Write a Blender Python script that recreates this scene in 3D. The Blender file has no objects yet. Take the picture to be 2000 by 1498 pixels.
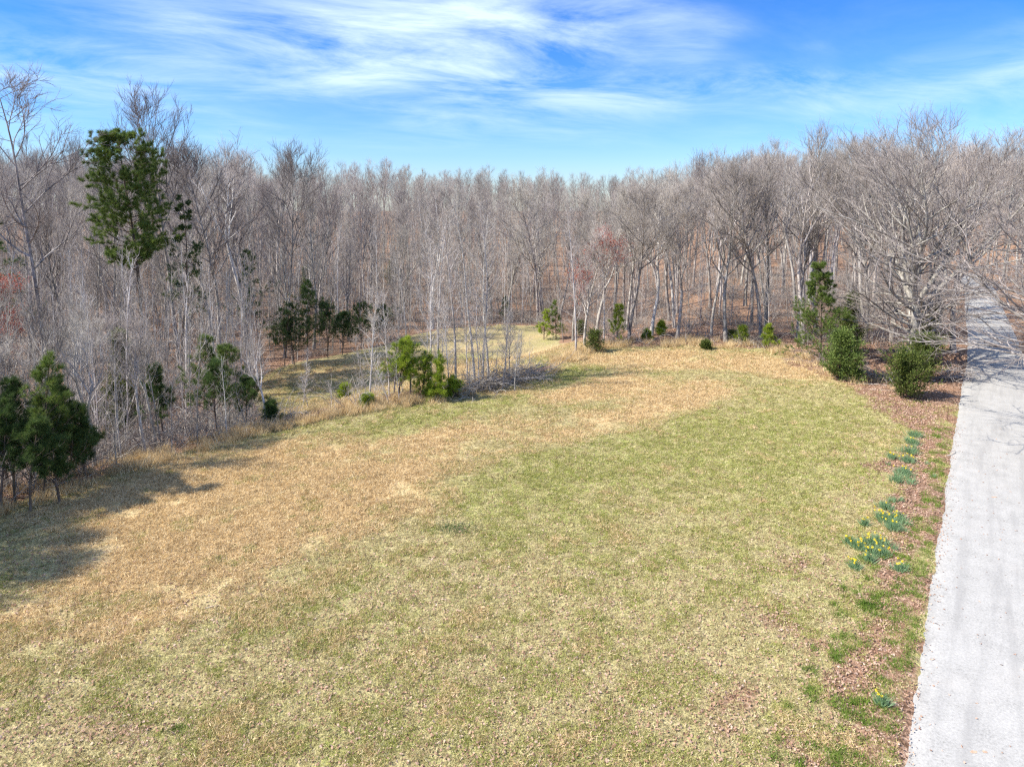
import bpy, math, random
import numpy as np
from mathutils import Vector, Matrix

# ------------------------------------------------------------------ camera, sky, sun, exposure
SC = bpy.context.scene
COL = SC.collection
CAM_H, PITCH = 14.0, math.radians(3.0)
PP_Y = 470.0                     # row of the optical axis: the photograph's verticals are corrected, so the lens is shifted down
cam_data = bpy.data.cameras.new('camera')
cam_data.sensor_width = 36.0
cam_data.lens = 24.0
cam_data.shift_y = -(749 - PP_Y) / 2000
cam_data.clip_end = 6000
cam = bpy.data.objects.new('camera', cam_data)
cam.location = (0, 0, CAM_H)
cam.rotation_euler = (math.radians(90) - PITCH, 0, 0)
COL.objects.link(cam)
SC.camera = cam

SUN_EL = math.radians(44)
SUN_DIR = Vector((-0.975, -0.22, 0)).normalized() * math.cos(SUN_EL) + Vector((0, 0, math.sin(SUN_EL)))
SUN_AZ = math.atan2(SUN_DIR.x, SUN_DIR.y)          # clockwise from +Y

world = bpy.data.worlds.new('World')
SC.world = world
world.use_nodes = True
nt = world.node_tree
for n in list(nt.nodes): nt.nodes.remove(n)
def N(t, typ, **kw):
    n = t.nodes.new(typ)
    for k, v in kw.items():
        if k.startswith('i_'):
            key = k[2:]
            n.inputs[int(key) if key.isdigit() else key].default_value = v
        else: setattr(n, k, v)
    return n
def ramp(t, stops, fac=None, interp='LINEAR'):
    r = N(t, 'ShaderNodeValToRGB')
    cr = r.color_ramp; cr.interpolation = interp
    while len(cr.elements) < len(stops): cr.elements.new(0.5)
    for e, (p, c) in zip(cr.elements, stops):
        e.position = p
        e.color = (c, c, c, 1) if not hasattr(c, '__len__') else (*c, 1)
    if fac is not None: t.links.new(fac, r.inputs[0])
    return r.outputs[0]
def mixc(t, fac, a, b, mode='MIX'):
    m = N(t, 'ShaderNodeMix', data_type='RGBA', blend_type=mode)
    for s, v in ((0, fac), (6, a), (7, b)):
        if hasattr(v, 'links'): t.links.new(v, m.inputs[s])
        elif hasattr(v, '__len__'): m.inputs[s].default_value = (*v, 1)[:4]
        else: m.inputs[s].default_value = v
    return m.outputs[2]
def mth(t, op, a, b=None, clamp=False):
    m = N(t, 'ShaderNodeMath', operation=op, use_clamp=clamp)
    for s, v in ((0, a), (1, b)):
        if v is None: continue
        if hasattr(v, 'links'): t.links.new(v, m.inputs[s])
        else: m.inputs[s].default_value = v
    return m.outputs[0]
def noise(t, vec, scale, detail=4, rough=0.55, dist=0.0):
    n = N(t, 'ShaderNodeTexNoise')
    n.inputs['Scale'].default_value = scale; n.inputs['Detail'].default_value = detail
    n.inputs['Roughness'].default_value = rough; n.inputs['Distortion'].default_value = dist
    if vec is not None: t.links.new(vec, n.inputs['Vector'])
    return n.outputs[0]
sky = N(nt, 'ShaderNodeTexSky', sky_type='NISHITA')
sky.sun_disc = False
sky.sun_elevation = SUN_EL
sky.sun_rotation = SUN_AZ
sky.altitude = 200; sky.air_density = 1.0; sky.dust_density = 0.35; sky.ozone_density = 2.2
tc = N(nt, 'ShaderNodeTexCoord')
sep = N(nt, 'ShaderNodeSeparateXYZ'); nt.links.new(tc.outputs['Generated'], sep.inputs[0])
zc = mth(nt, 'MAXIMUM', mth(nt, 'ADD', sep.outputs[2], 0.10), 0.02)
cu = mth(nt, 'DIVIDE', sep.outputs[0], zc); cv = mth(nt, 'DIVIDE', sep.outputs[1], zc)
comb = N(nt, 'ShaderNodeCombineXYZ'); nt.links.new(cu, comb.inputs[0]); nt.links.new(cv, comb.inputs[1])
mpa = N(nt, 'ShaderNodeMapping'); nt.links.new(comb.outputs[0], mpa.inputs[0]); mpa.inputs['Rotation'].default_value = (0, 0, math.radians(-30))
mp = N(nt, 'ShaderNodeMapping'); nt.links.new(mpa.outputs[0], mp.inputs[0])
mp.inputs['Scale'].default_value = (0.75, 1.25, 1)
mp.inputs['Location'].default_value = (3.7, 1.2, 0)
n1 = noise(nt, mp.outputs[0], 1.25, 12, 0.64, 0.55)          # streaky cirrus
mp2 = N(nt, 'ShaderNodeMapping'); nt.links.new(comb.outputs[0], mp2.inputs[0])
mp2.inputs['Location'].default_value = (5.1, 0.4, 2.0); mp2.inputs['Scale'].default_value = (0.8, 0.8, 1)
n2 = noise(nt, mp2.outputs[0], 0.7, 3, 0.5, 0.3)          # where the cirrus gathers
c1 = ramp(nt, [(0.36, 0.0), (0.66, 1.0)], n1)
c2 = ramp(nt, [(0.38, 0.08), (0.58, 1.0)], n2)
cm = mth(nt, 'MULTIPLY', c1, c2)
thin = ramp(nt, [(0.07, 0.0), (0.20, 1.0)], sep.outputs[2])
cm = mth(nt, 'MULTIPLY', mth(nt, 'MULTIPLY', cm, thin), 0.74, clamp=True)
hs = N(nt, 'ShaderNodeHueSaturation'); hs.inputs['Saturation'].default_value = 1.22
nt.links.new(sky.outputs[0], hs.inputs['Color'])
air = mixc(nt, ramp(nt, [(0.0, 0.0), (0.42, 1.0)], sep.outputs[2]), (0.70, 0.81, 1.08), (0.09, 0.58, 1.13))
tint = mixc(nt, 1.0, hs.outputs[0], air, 'MULTIPLY')
skyc = mixc(nt, cm, tint, (6.6, 7.6, 8.4))
bg = N(nt, 'ShaderNodeBackground'); bg.inputs['Strength'].default_value = 0.098
nt.links.new(skyc, bg.inputs[0])
wo = N(nt, 'ShaderNodeOutputWorld'); nt.links.new(bg.outputs[0], wo.inputs[0])

sun_data = bpy.data.lights.new('sun', 'SUN')
sun_data.energy = 5.0; sun_data.angle = math.radians(0.53); sun_data.color = (1.0, 0.925, 0.80)
sun = bpy.data.objects.new('sun', sun_data); COL.objects.link(sun)
sun.rotation_euler = (-SUN_DIR).to_track_quat('-Z', 'Y').to_euler()
sun.location = SUN_DIR * 200

SC.view_settings.view_transform = 'Standard'
SC.view_settings.look = 'None'
SC.view_settings.exposure = 0.93
SC.view_settings.gamma = 1.0
SC.view_settings.use_curve_mapping = False
SC.cycles.max_bounces = 4
SC.cycles.diffuse_bounces = 3
SC.cycles.glossy_bounces = 1
SC.cycles.transparent_max_bounces = 4
SC.cycles.use_denoising = False
SC.cycles.filter_width = 1.3

# ------------------------------------------------------------------ maths helpers
def sstep(x, a, b):
    t = np.clip((x - a) / (b - a), 0, 1); return t * t * (3 - 2 * t)
def _h(ix, iy, seed):
    h = (ix.astype(np.int64) * 374761393 + iy.astype(np.int64) * 668265263 + seed * 974711) & 0x7fffffff
    h = ((h ^ (h >> 13)) * 1274126177) & 0x7fffffff
    return ((h ^ (h >> 16)) & 0xffff) / 65535.0
def vnoise(x, y, seed=0):
    ix, iy = np.floor(x), np.floor(y); fx, fy = x - ix, y - iy
    fx = fx * fx * (3 - 2 * fx); fy = fy * fy * (3 - 2 * fy)
    a, b = _h(ix, iy, seed), _h(ix + 1, iy, seed); c, d = _h(ix, iy + 1, seed), _h(ix + 1, iy + 1, seed)
    return (a * (1 - fx) + b * fx) * (1 - fy) + (c * (1 - fx) + d * fx) * fy
def fbm(x, y, seed=0, oct=4):
    s = 0; a = 0.5; t = 0
    for o in range(oct):
        s = s + a * vnoise(x * 2 ** o + 17.3 * o, y * 2 ** o - 9.1 * o, seed + o); t += a; a *= 0.55
    return s / t
def poly_sd(px, py, poly):
    """signed distance to a polygon, negative inside"""
    P = np.array(poly, float); px = np.asarray(px, float); py = np.asarray(py, float)
    d = np.full(px.shape, 1e18); inside = np.zeros(px.shape, bool)
    for i in range(len(P)):
        ax, ay = P[i]; bx, by = P[(i + 1) % len(P)]
        ex, ey = bx - ax, by - ay
        t = np.clip(((px - ax) * ex + (py - ay) * ey) / (ex * ex + ey * ey + 1e-12), 0, 1)
        d = np.minimum(d, (px - ax - t * ex) ** 2 + (py - ay - t * ey) ** 2)
        c = ((ay > py) != (by > py)) & (px < ex * (py - ay) / (ey if ey else 1e-12) + ax)
        inside ^= c
    d = np.sqrt(d); return np.where(inside, -d, d)

ROAD_L = [(-32, -42), (-6, -5), (9.95, 17.0), (13.25, 21.7), (19.9, 31.1), (28.1, 43.0), (36.6, 54.9), (45.2, 67.3), (53.6, 80.2),
          (62.1, 93.4), (73.8, 111.0), (84.8, 128.8), (91, 143), (93, 158), (90, 172)]
def chaikin(p, n=2):
    for _ in range(n):
        q = [p[0]]
        for a, b in zip(p[:-1], p[1:]):
            q += [(a[0] * .75 + b[0] * .25, a[1] * .75 + b[1] * .25), (a[0] * .25 + b[0] * .75, a[1] * .25 + b[1] * .75)]
        p = q + [p[-1]]
    return p
def resample(p, step):
    p = np.array(p, float); s = np.r_[0, np.cumsum(np.hypot(*np.diff(p, axis=0).T))]
    u = np.arange(0, s[-1], step); return np.c_[np.interp(u, s, p[:, 0]), np.interp(u, s, p[:, 1])]
RL = resample(chaikin(ROAD_L), 0.25)
_t = np.gradient(RL, axis=0); _t /= np.linalg.norm(_t, axis=1)[:, None]
RN = np.c_[_t[:, 1], -_t[:, 0]]                     # to the right of travel
ROAD_W = 4.7
RC = RL + RN * ROAD_W / 2
RCs = RC[::16]
def road_d(x, y):
    x = np.asarray(x, float); y = np.asarray(y, float)
    d = np.full(x.shape, 1e18)
    for a, b in zip(RCs[:-1], RCs[1:]):
        e = b - a; t = np.clip(((x - a[0]) * e[0] + (y - a[1]) * e[1]) / (e @ e), 0, 1)
        d = np.minimum(d, (x - a[0] - t * e[0]) ** 2 + (y - a[1] - t * e[1]) ** 2)
    return np.sqrt(d)                                # distance to the centre line

LEFT_EDGE = [(-60, -30), (-38, 6), (-31, 18), (-24.3, 29.5), (-20.7, 35.6), (-15.3, 42.1), (-9.8, 46.2), (-3.8, 49.4), (1.7, 54.9), (6.3, 62.3), (9.2, 66.4)]
FIELD = LEFT_EDGE + [(17, 66.9), (24.9, 65.0), (26.4, 56.5), (28.0, 52.2), (30.5, 48.5), (34, 48), (22.2, 31.1), (12.2, 17), (-3, -5), (-29, -42)]
LE = np.array(LEFT_EDGE)
def left_s(x, y):
    n = np.array([-0.74, 0.672]); return (x + 24.1) * n[0] + (y - 29.5) * n[1]
def zfun(x, y):
    x = np.asarray(x, float); y = np.asarray(y, float)
    s = left_s(x, y)
    fade = 1 - sstep(x - 0.25 * (y - 60), 4, 26)
    z = -3.0 * sstep(s, 1.0, 15) * fade
    z = z + 0.055 * np.clip(s - 36, 0, 140) * fade
    z = z + 0.045 * np.clip(y - 70, 0, 150) * (1 - fade) * sstep(road_d(x, y), 4, 40)
    z = z - 0.05 * np.clip(s, -60, 0) * 0.0
    r = np.hypot(x, y)
    z = z + 6.0 * sstep(r, 170, 300) - 25 * sstep(r, 330, 900)
    k = sstep(road_d(x, y), 4.0, 12)
    z = z + k * 0.45 * (fbm(x / 17, y / 17, 3) - 0.5) + k * 0.10 * (fbm(x / 2.3, y / 2.3, 9, 2) - 0.5)
    z = z - 6.0 * sstep(y, 136, 172) * (1 - sstep(road_d(x, y), 12, 50))
    far = sstep(y, 60, 70) * sstep(road_d(x, y), 6, 14)
    z = z + far * 0.9 * (fbm(x / 9, y / 9, 5, 3) - 0.5)
    return z
cp, sp = math.cos(PITCH), math.sin(PITCH)
def at(px, py, zoff=0.0):
    """world point of the ground seen at a pixel of the 2000 px wide photograph"""
    u = (px - 1000) / 1334.0; v = -(py - PP_Y) / 1334.0
    d = np.array([u, cp + v * sp, -sp + v * cp])
    t = np.linspace(8, 400, 3000)
    P = d[None] * t[:, None]; P[:, 2] += CAM_H
    g = P[:, 2] - zfun(P[:, 0], P[:, 1]) - zoff
    i = int(np.argmax(g < 0)) or 2999
    return (float(P[i, 0]), float(P[i, 1]), float(zfun(P[i, 0], P[i, 1])))
def gz(x, y): return float(zfun(np.array([x]), np.array([y]))[0])
def rxy(px, py, zplane=0.0):
    a = at(px, py); return a[0], a[1]

def mesh_from(name, V, quads=None, tris=None, mats=(), qmat=None, tmat=None, smooth=False, uv=None):
    me = bpy.data.meshes.new(name)
    V = np.asarray(V, np.float32).reshape(-1, 3)
    q = np.zeros((0, 4), np.int32) if quads is None else np.asarray(quads, np.int32).reshape(-1, 4)
    t = np.zeros((0, 3), np.int32) if tris is None else np.asarray(tris, np.int32).reshape(-1, 3)
    me.vertices.add(len(V)); me.vertices.foreach_set('co', V.ravel())
    loops = np.concatenate([q.ravel(), t.ravel()])
    me.loops.add(len(loops)); me.loops.foreach_set('vertex_index', loops)
    me.polygons.add(len(q) + len(t))
    st = np.concatenate([np.arange(len(q)) * 4, len(q) * 4 + np.arange(len(t)) * 3]).astype(np.int32)
    me.polygons.foreach_set('loop_start', st)
    for m in mats: me.materials.append(m)
    if qmat is not None or tmat is not None:
        mi = np.concatenate([np.full(len(q), 0) if qmat is None else np.broadcast_to(qmat, len(q)),
                             np.full(len(t), 0) if tmat is None else np.broadcast_to(tmat, len(t))]).astype(np.int32)
        me.polygons.foreach_set('material_index', mi)
    me.polygons.foreach_set('use_smooth', np.full(len(q) + len(t), smooth))
    me.update(calc_edges=True)
    return me
def obj(name, me, parent=None, loc=(0, 0, 0), rz=0.0, sc=1.0, **props):
    o = bpy.data.objects.new(name, me); COL.objects.link(o)
    o.location = loc; o.rotation_euler = (0, 0, rz); o.scale = (sc, sc, sc) if not hasattr(sc, '__len__') else sc
    if parent: o.parent = parent
    for k, v in props.items(): o[k] = v
    return o
def attr(me, name, vals):
    a = me.attributes.new(name, 'FLOAT', 'POINT'); a.data.foreach_set('value', np.asarray(vals, np.float32))

# ------------------------------------------------------------------ materials
def newmat(name, rough=0.9, spec=0.15):
    m = bpy.data.materials.new(name); m.use_nodes = True
    t = m.node_tree; b = t.nodes['Principled BSDF']
    b.inputs['Roughness'].default_value = rough
    b.inputs['Specular IOR Level'].default_value = spec
    return m, t, b
def bark_mat(name, dark, mid, pale, contrast=1.0, zs=0.25):
    m, t, b = newmat(name)
    c = N(t, 'ShaderNodeTexCoord'); oi = N(t, 'ShaderNodeObjectInfo')
    mpg = N(t, 'ShaderNodeMapping'); mpg.inputs['Scale'].default_value = (1, 1, zs)
    t.links.new(c.outputs['Object'], mpg.inputs[0])
    n = noise(t, mpg.outputs[0], 7, 5, 0.6); n_ = noise(t, c.outputs['Object'], 0.9, 3, 0.6)
    f = mth(t, 'ADD', mth(t, 'MULTIPLY', n, 0.6), mth(t, 'MULTIPLY', n_, 0.4))
    col = ramp(t, [(0.36, dark), (0.50, mid), (0.63, pale)], f)
    br = mth(t, 'ADD', mth(t, 'MULTIPLY', oi.outputs['Random'], 0.55), 0.72)
    v = N(t, 'ShaderNodeVectorMath', operation='SCALE'); t.links.new(col, v.inputs[0]); t.links.new(br, v.inputs['Scale'])
    hue = N(t, 'ShaderNodeHueSaturation')
    t.links.new(mth(t, 'ADD', mth(t, 'MULTIPLY', mth(t, 'FRACT', mth(t, 'MULTIPLY', oi.outputs['Random'], 7.31)), 0.05), 0.475), hue.inputs['Hue'])
    t.links.new(v.outputs[0], hue.inputs['Color'])
    t.links.new(hue.outputs[0], b.inputs['Base Color'])
    bp = N(t, 'ShaderNodeBump'); bp.inputs['Strength'].default_value = 0.6; bp.inputs['Distance'].default_value = 0.04
    t.links.new(n, bp.inputs['Height']); t.links.new(bp.outputs[0], b.inputs['Normal'])
    return m
M = {}
M['bark'] = bark_mat('grey_bark', (0.10, 0.088, 0.078), (0.30, 0.275, 0.25), (0.56, 0.53, 0.49))
M['twig'] = bark_mat('twig_bark', (0.19, 0.165, 0.148), (0.34, 0.305, 0.278), (0.50, 0.46, 0.425))
M['twigdark'] = bark_mat('dark_twig_bark', (0.10, 0.085, 0.085), (0.18, 0.155, 0.15), (0.28, 0.25, 0.24))
M['twigmid'] = bark_mat('mid_twig_bark', (0.14, 0.12, 0.11), (0.24, 0.215, 0.20), (0.38, 0.35, 0.33))
M['pale'] = bark_mat('pale_bark', (0.30, 0.27, 0.25), (0.48, 0.45, 0.43), (0.62, 0.60, 0.58))
M['paletwig'] = bark_mat('pale_twig_bark', (0.23, 0.205, 0.19), (0.37, 0.34, 0.315), (0.52, 0.485, 0.455))
M['oak'] = bark_mat('oak_bark', (0.16, 0.14, 0.125), (0.34, 0.31, 0.28), (0.56, 0.53, 0.50))
M['pinebark'] = bark_mat('pine_bark', (0.07, 0.05, 0.04), (0.16, 0.115, 0.09), (0.26, 0.20, 0.165))
def leaf_mat(name, a, bcol, c, transl=0.35, rough=0.6):
    m, t, b = newmat(name, rough, 0.25)
    oi = N(t, 'ShaderNodeObjectInfo'); tcn = N(t, 'ShaderNodeTexCoord'); geo = N(t, 'ShaderNodeNewGeometry')
    n = noise(t, tcn.outputs['Object'], 1.3, 3, 0.6)
    f = mth(t, 'ADD', mth(t, 'MULTIPLY', n, 0.55), mth(t, 'MULTIPLY', geo.outputs['Random Per Island'], 0.45))
    col = ramp(t, [(0.25, a), (0.5, bcol), (0.78, c)], f)
    t.links.new(col, b.inputs['Base Color'])
    tr = N(t, 'ShaderNodeBsdfTranslucent'); t.links.new(col, tr.inputs[0])
    mx = N(t, 'ShaderNodeMixShader'); mx.inputs[0].default_value = transl
    out = [x for x in t.nodes if x.type == 'OUTPUT_MATERIAL'][0]
    t.links.new(b.outputs[0], mx.inputs[1]); t.links.new(tr.outputs[0], mx.inputs[2]); t.links.new(mx.outputs[0], out.inputs[0])
    return m
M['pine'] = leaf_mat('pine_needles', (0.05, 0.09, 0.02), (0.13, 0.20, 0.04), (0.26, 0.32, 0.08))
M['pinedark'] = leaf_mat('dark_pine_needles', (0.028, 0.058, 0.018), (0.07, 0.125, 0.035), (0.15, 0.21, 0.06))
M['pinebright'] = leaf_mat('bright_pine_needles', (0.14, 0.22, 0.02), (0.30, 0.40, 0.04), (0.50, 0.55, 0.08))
M['cedar'] = leaf_mat('cedar_foliage', (0.04, 0.065, 0.015), (0.10, 0.14, 0.03), (0.21, 0.24, 0.06))
M['cedarlight'] = leaf_mat('light_cedar_foliage', (0.06, 0.10, 0.025), (0.15, 0.22, 0.05), (0.28, 0.35, 0.10))
M['redbud'] = leaf_mat('red_maple_buds', (0.28, 0.05, 0.035), (0.46, 0.10, 0.06), (0.60, 0.20, 0.13))
M['yellow'] = leaf_mat('daffodil_petals', (0.75, 0.55, 0.02), (0.85, 0.68, 0.03), (0.9, 0.78, 0.15))
M['daff'] = leaf_mat('daffodil_leaves', (0.17, 0.31, 0.14), (0.32, 0.50, 0.26), (0.48, 0.64, 0.40))
def inst_mat(name, cols, transl=0.25):
    m, t, b = newmat(name, 0.85, 0.1)
    oi = N(t, 'ShaderNodeObjectInfo'); geo = N(t, 'ShaderNodeNewGeometry')
    f = mth(t, 'ADD', mth(t, 'MULTIPLY', oi.outputs['Random'], 0.65), mth(t, 'MULTIPLY', geo.outputs['Random Per Island'], 0.35))
    k = len(cols); col = ramp(t, [(0.08 + 0.84 * i / (k - 1), c) for i, c in enumerate(cols)], f)
    t.links.new(col, b.inputs['Base Color'])
    tr = N(t, 'ShaderNodeBsdfTranslucent'); t.links.new(col, tr.inputs[0])
    mx = N(t, 'ShaderNodeMixShader'); mx.inputs[0].default_value = transl
    out = [x for x in t.nodes if x.type == 'OUTPUT_MATERIAL'][0]
    t.links.new(b.outputs[0], mx.inputs[1]); t.links.new(tr.outputs[0], mx.inputs[2]); t.links.new(mx.outputs[0], out.inputs[0])
    return m
M['gdry'] = inst_mat('dormant_grass', [(0.26, 0.18, 0.09), (0.58, 0.43, 0.23), (0.78, 0.61, 0.35), (0.84, 0.71, 0.48)])
M['gstraw'] = inst_mat('straw_grass', [(0.15, 0.11, 0.06), (0.42, 0.36, 0.17), (0.62, 0.56, 0.28), (0.72, 0.66, 0.40)])
M['ggreen'] = inst_mat('green_grass', [(0.11, 0.13, 0.03), (0.31, 0.33, 0.075), (0.44, 0.455, 0.145), (0.54, 0.53, 0.23)])
M['gbright'] = inst_mat('bright_grass', [(0.09, 0.16, 0.025), (0.16, 0.25, 0.04), (0.25, 0.33, 0.07)])
M['leaf'] = inst_mat('fallen_leaves', [(0.15, 0.08, 0.05), (0.32, 0.19, 0.13), (0.45, 0.295, 0.215), (0.58, 0.45, 0.37)], 0.1)

def ground_mat():
    m, t, b = newmat('ground', 0.95, 0.05)
    geo = N(t, 'ShaderNodeNewGeometry'); P = geo.outputs['Position']
    A = lambda n: N(t, 'ShaderNodeAttribute', attribute_name=n).outputs['Fac']
    nf = noise(t, P, 9.0, 4, 0.7); nm = noise(t, P, 1.6, 4, 0.6); nl = noise(t, P, 0.22, 4, 0.6)
    vor = N(t, 'ShaderNodeTexVoronoi'); vor.inputs['Scale'].default_value = 11.0; t.links.new(P, vor.inputs['Vector'])
    vs = N(t, 'ShaderNodeSeparateColor'); t.links.new(vor.outputs['Color'], vs.inputs[0]); vr = vs.outputs[0]
    # lawn between dormant straw and green
    straw = ramp(t, [(0.32, (0.15, 0.12, 0.065)), (0.5, (0.35, 0.295, 0.16)), (0.68, (0.54, 0.47, 0.25))], nf)
    green = ramp(t, [(0.32, (0.11, 0.125, 0.035)), (0.5, (0.26, 0.28, 0.08)), (0.68, (0.41, 0.42, 0.15))], nf)
    gmask = ramp(t, [(0.42, 0.0), (0.60, 1.0)], mth(t, 'ADD', mth(t, 'MULTIPLY', nm, 0.6), mth(t, 'ADD', mth(t, 'MULTIPLY', nl, 0.25), mth(t, 'MULTIPLY', A('green'), 0.28))))
    lawn = mixc(t, gmask, straw, green)
    tan = ramp(t, [(0.32, (0.24, 0.17, 0.08)), (0.5, (0.47, 0.345, 0.18)), (0.68, (0.64, 0.50, 0.29))], nf)
    dm = ramp(t, [(0.42, 0.0), (0.62, 1.0)], mth(t, 'ADD', mth(t, 'MULTIPLY', A('dry'), 0.50), mth(t, 'ADD', mth(t, 'MULTIPLY', nm, 0.40), mth(t, 'MULTIPLY', nf, 0.12))))
    lawn = mixc(t, dm, lawn, tan)
    litf = mth(t, 'ADD', mth(t, 'MULTIPLY', vr, 0.6), mth(t, 'MULTIPLY', nf, 0.4))
    litter = ramp(t, [(0.15, (0.08, 0.048, 0.032)), (0.45, (0.21, 0.13, 0.088)), (0.7, (0.34, 0.225, 0.16)), (0.9, (0.47, 0.36, 0.28))], litf)
    litter = mixc(t, ramp(t, [(0.4, 0.0), (0.65, 1.0)], nl), litter, mixc(t, 0.4, litter, (0.33, 0.19, 0.11)))
    lm = ramp(t, [(0.46, 0.0), (0.58, 1.0)], mth(t, 'ADD', mth(t, 'MULTIPLY', A('litter'), 0.7), mth(t, 'MULTIPLY', mth(t, 'ADD', mth(t, 'MULTIPLY', nm, 0.6), mth(t, 'MULTIPLY', nf, 0.4)), 0.36)))
    col = mixc(t, lm, lawn, litter)
    t.links.new(col, b.inputs['Base Color'])
    bp = N(t, 'ShaderNodeBump'); bp.inputs['Strength'].default_value = 0.7; bp.inputs['Distance'].default_value = 0.06
    t.links.new(mth(t, 'ADD', nf, mth(t, 'MULTIPLY', vor.outputs['Distance'], 0.7)), bp.inputs['Height']); t.links.new(bp.outputs[0], b.inputs['Normal'])
    return m
M['ground'] = ground_mat()
def road_mat():
    m, t, b = newmat('pale_gravel_surface', 0.9, 0.15)
    geo = N(t, 'ShaderNodeNewGeometry'); P = geo.outputs['Position']
    nf = noise(t, P, 13, 5, 0.85); nm = noise(t, P, 1.1, 4, 0.6)
    A = N(t, 'ShaderNodeAttribute', attribute_name='across').outputs['Fac']
    # stretched along the road for tyre wear
    uvx = N(t, 'ShaderNodeCombineXYZ'); t.links.new(A, uvx.inputs[0])
    L = N(t, 'ShaderNodeAttribute', attribute_name='along').outputs['Fac']
    t.links.new(mth(t, 'MULTIPLY', L, 0.08), uvx.inputs[1])
    nt_ = noise(t, uvx.outputs[0], 2.2, 3, 0.55)
    c = ramp(t, [(0.28, (0.14, 0.138, 0.132)), (0.46, (0.345, 0.34, 0.325)), (0.72, (0.50, 0.492, 0.472))], mth(t, 'ADD', mth(t, 'MULTIPLY', nf, 0.75), mth(t, 'MULTIPLY', nm, 0.25)))
    c = mixc(t, ramp(t, [(0.48, 0.0), (0.75, 0.6)], nt_), c, (0.24, 0.236, 0.23))
    c = mixc(t, ramp(t, [(0.55, 0.0), (0.8, 0.35)], noise(t, P, 0.5, 3, 0.6)), c, (0.45, 0.43, 0.40))
    t.links.new(c, b.inputs['Base Color'])
    bp = N(t, 'ShaderNodeBump'); bp.inputs['Strength'].default_value = 0.5; bp.inputs['Distance'].default_value = 0.02
    t.links.new(nf, bp.inputs['Height']); t.links.new(bp.outputs[0], b.inputs['Normal'])
    return m
M['road'] = road_mat()
def plain(name, c, rough=0.9):
    m, t, b = newmat(name, rough)
    g = N(t, 'ShaderNodeNewGeometry'); n = noise(t, g.outputs['Position'], 12, 3, 0.6)
    t.links.new(ramp(t, [(0.3, tuple(v * 0.7 for v in c)), (0.7, tuple(min(1, v * 1.25) for v in c))], n), b.inputs['Base Color'])
    return m

# ------------------------------------------------------------------ ground masks
MEADOW = [rxy(*p) for p in ((505, 800), (515, 735), (560, 715), (640, 698), (720, 682), (820, 655), (900, 640), (980, 634), (1050, 640), (1085, 655),
                            (1120, 672), (1150, 684), (1100, 704), (1000, 728), (900, 752), (760, 770), (640, 795), (540, 820))]
DRY_A = [rxy(*p) for p in ((-40, 1010), (280, 915), (520, 860), (760, 838), (1000, 800), (1300, 772), (1430, 768), (1410, 800), (1180, 850), (960, 900),
                           (840, 960), (850, 1010), (650, 1090), (500, 1160), (340, 1250), (180, 1270), (60, 1220), (-40, 1150))]
DRY_B = [rxy(*p) for p in ((1120, 712), (1200, 690), (1400, 684), (1560, 695), (1700, 752), (1640, 748), (1500, 730), (1360, 722), (1200, 726))]
DRY_C = [rxy(*p) for p in ((980, 770), (1200, 735), (1380, 745), (1440, 770), (1300, 790), (1100, 790))]
LIT_V = [rxy(*p) for p in ((1520, 700), (1640, 748), (1700, 778), (1745, 815), (1785, 845), (1765, 880), (1700, 910), (1755, 930), (1748, 990), (1720, 1080), (1735, 1130), (1700, 1200), (1640, 1290), (1650, 1400), (1600, 1498), (1640, 1560), (1800, 1560),
                            (1830, 1300), (1870, 1000), (1910, 740), (1905, 690))]
GREEN_A = [rxy(*p) for p in ((660, 838), (1000, 775), (1130, 715), (1180, 720), (1080, 760), (900, 815), (720, 850))]
GREEN_B = [rxy(*p) for p in ((1250, 830), (1500, 780), (1760, 800), (1730, 900), (1600, 1000), (1300, 960), (1100, 1000), (950, 1060), (900, 960), (1050, 890))]
GREEN_F = [rxy(*p) for p in ((1020, 705), (1120, 688), (1155, 692), (1060, 728))]
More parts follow.
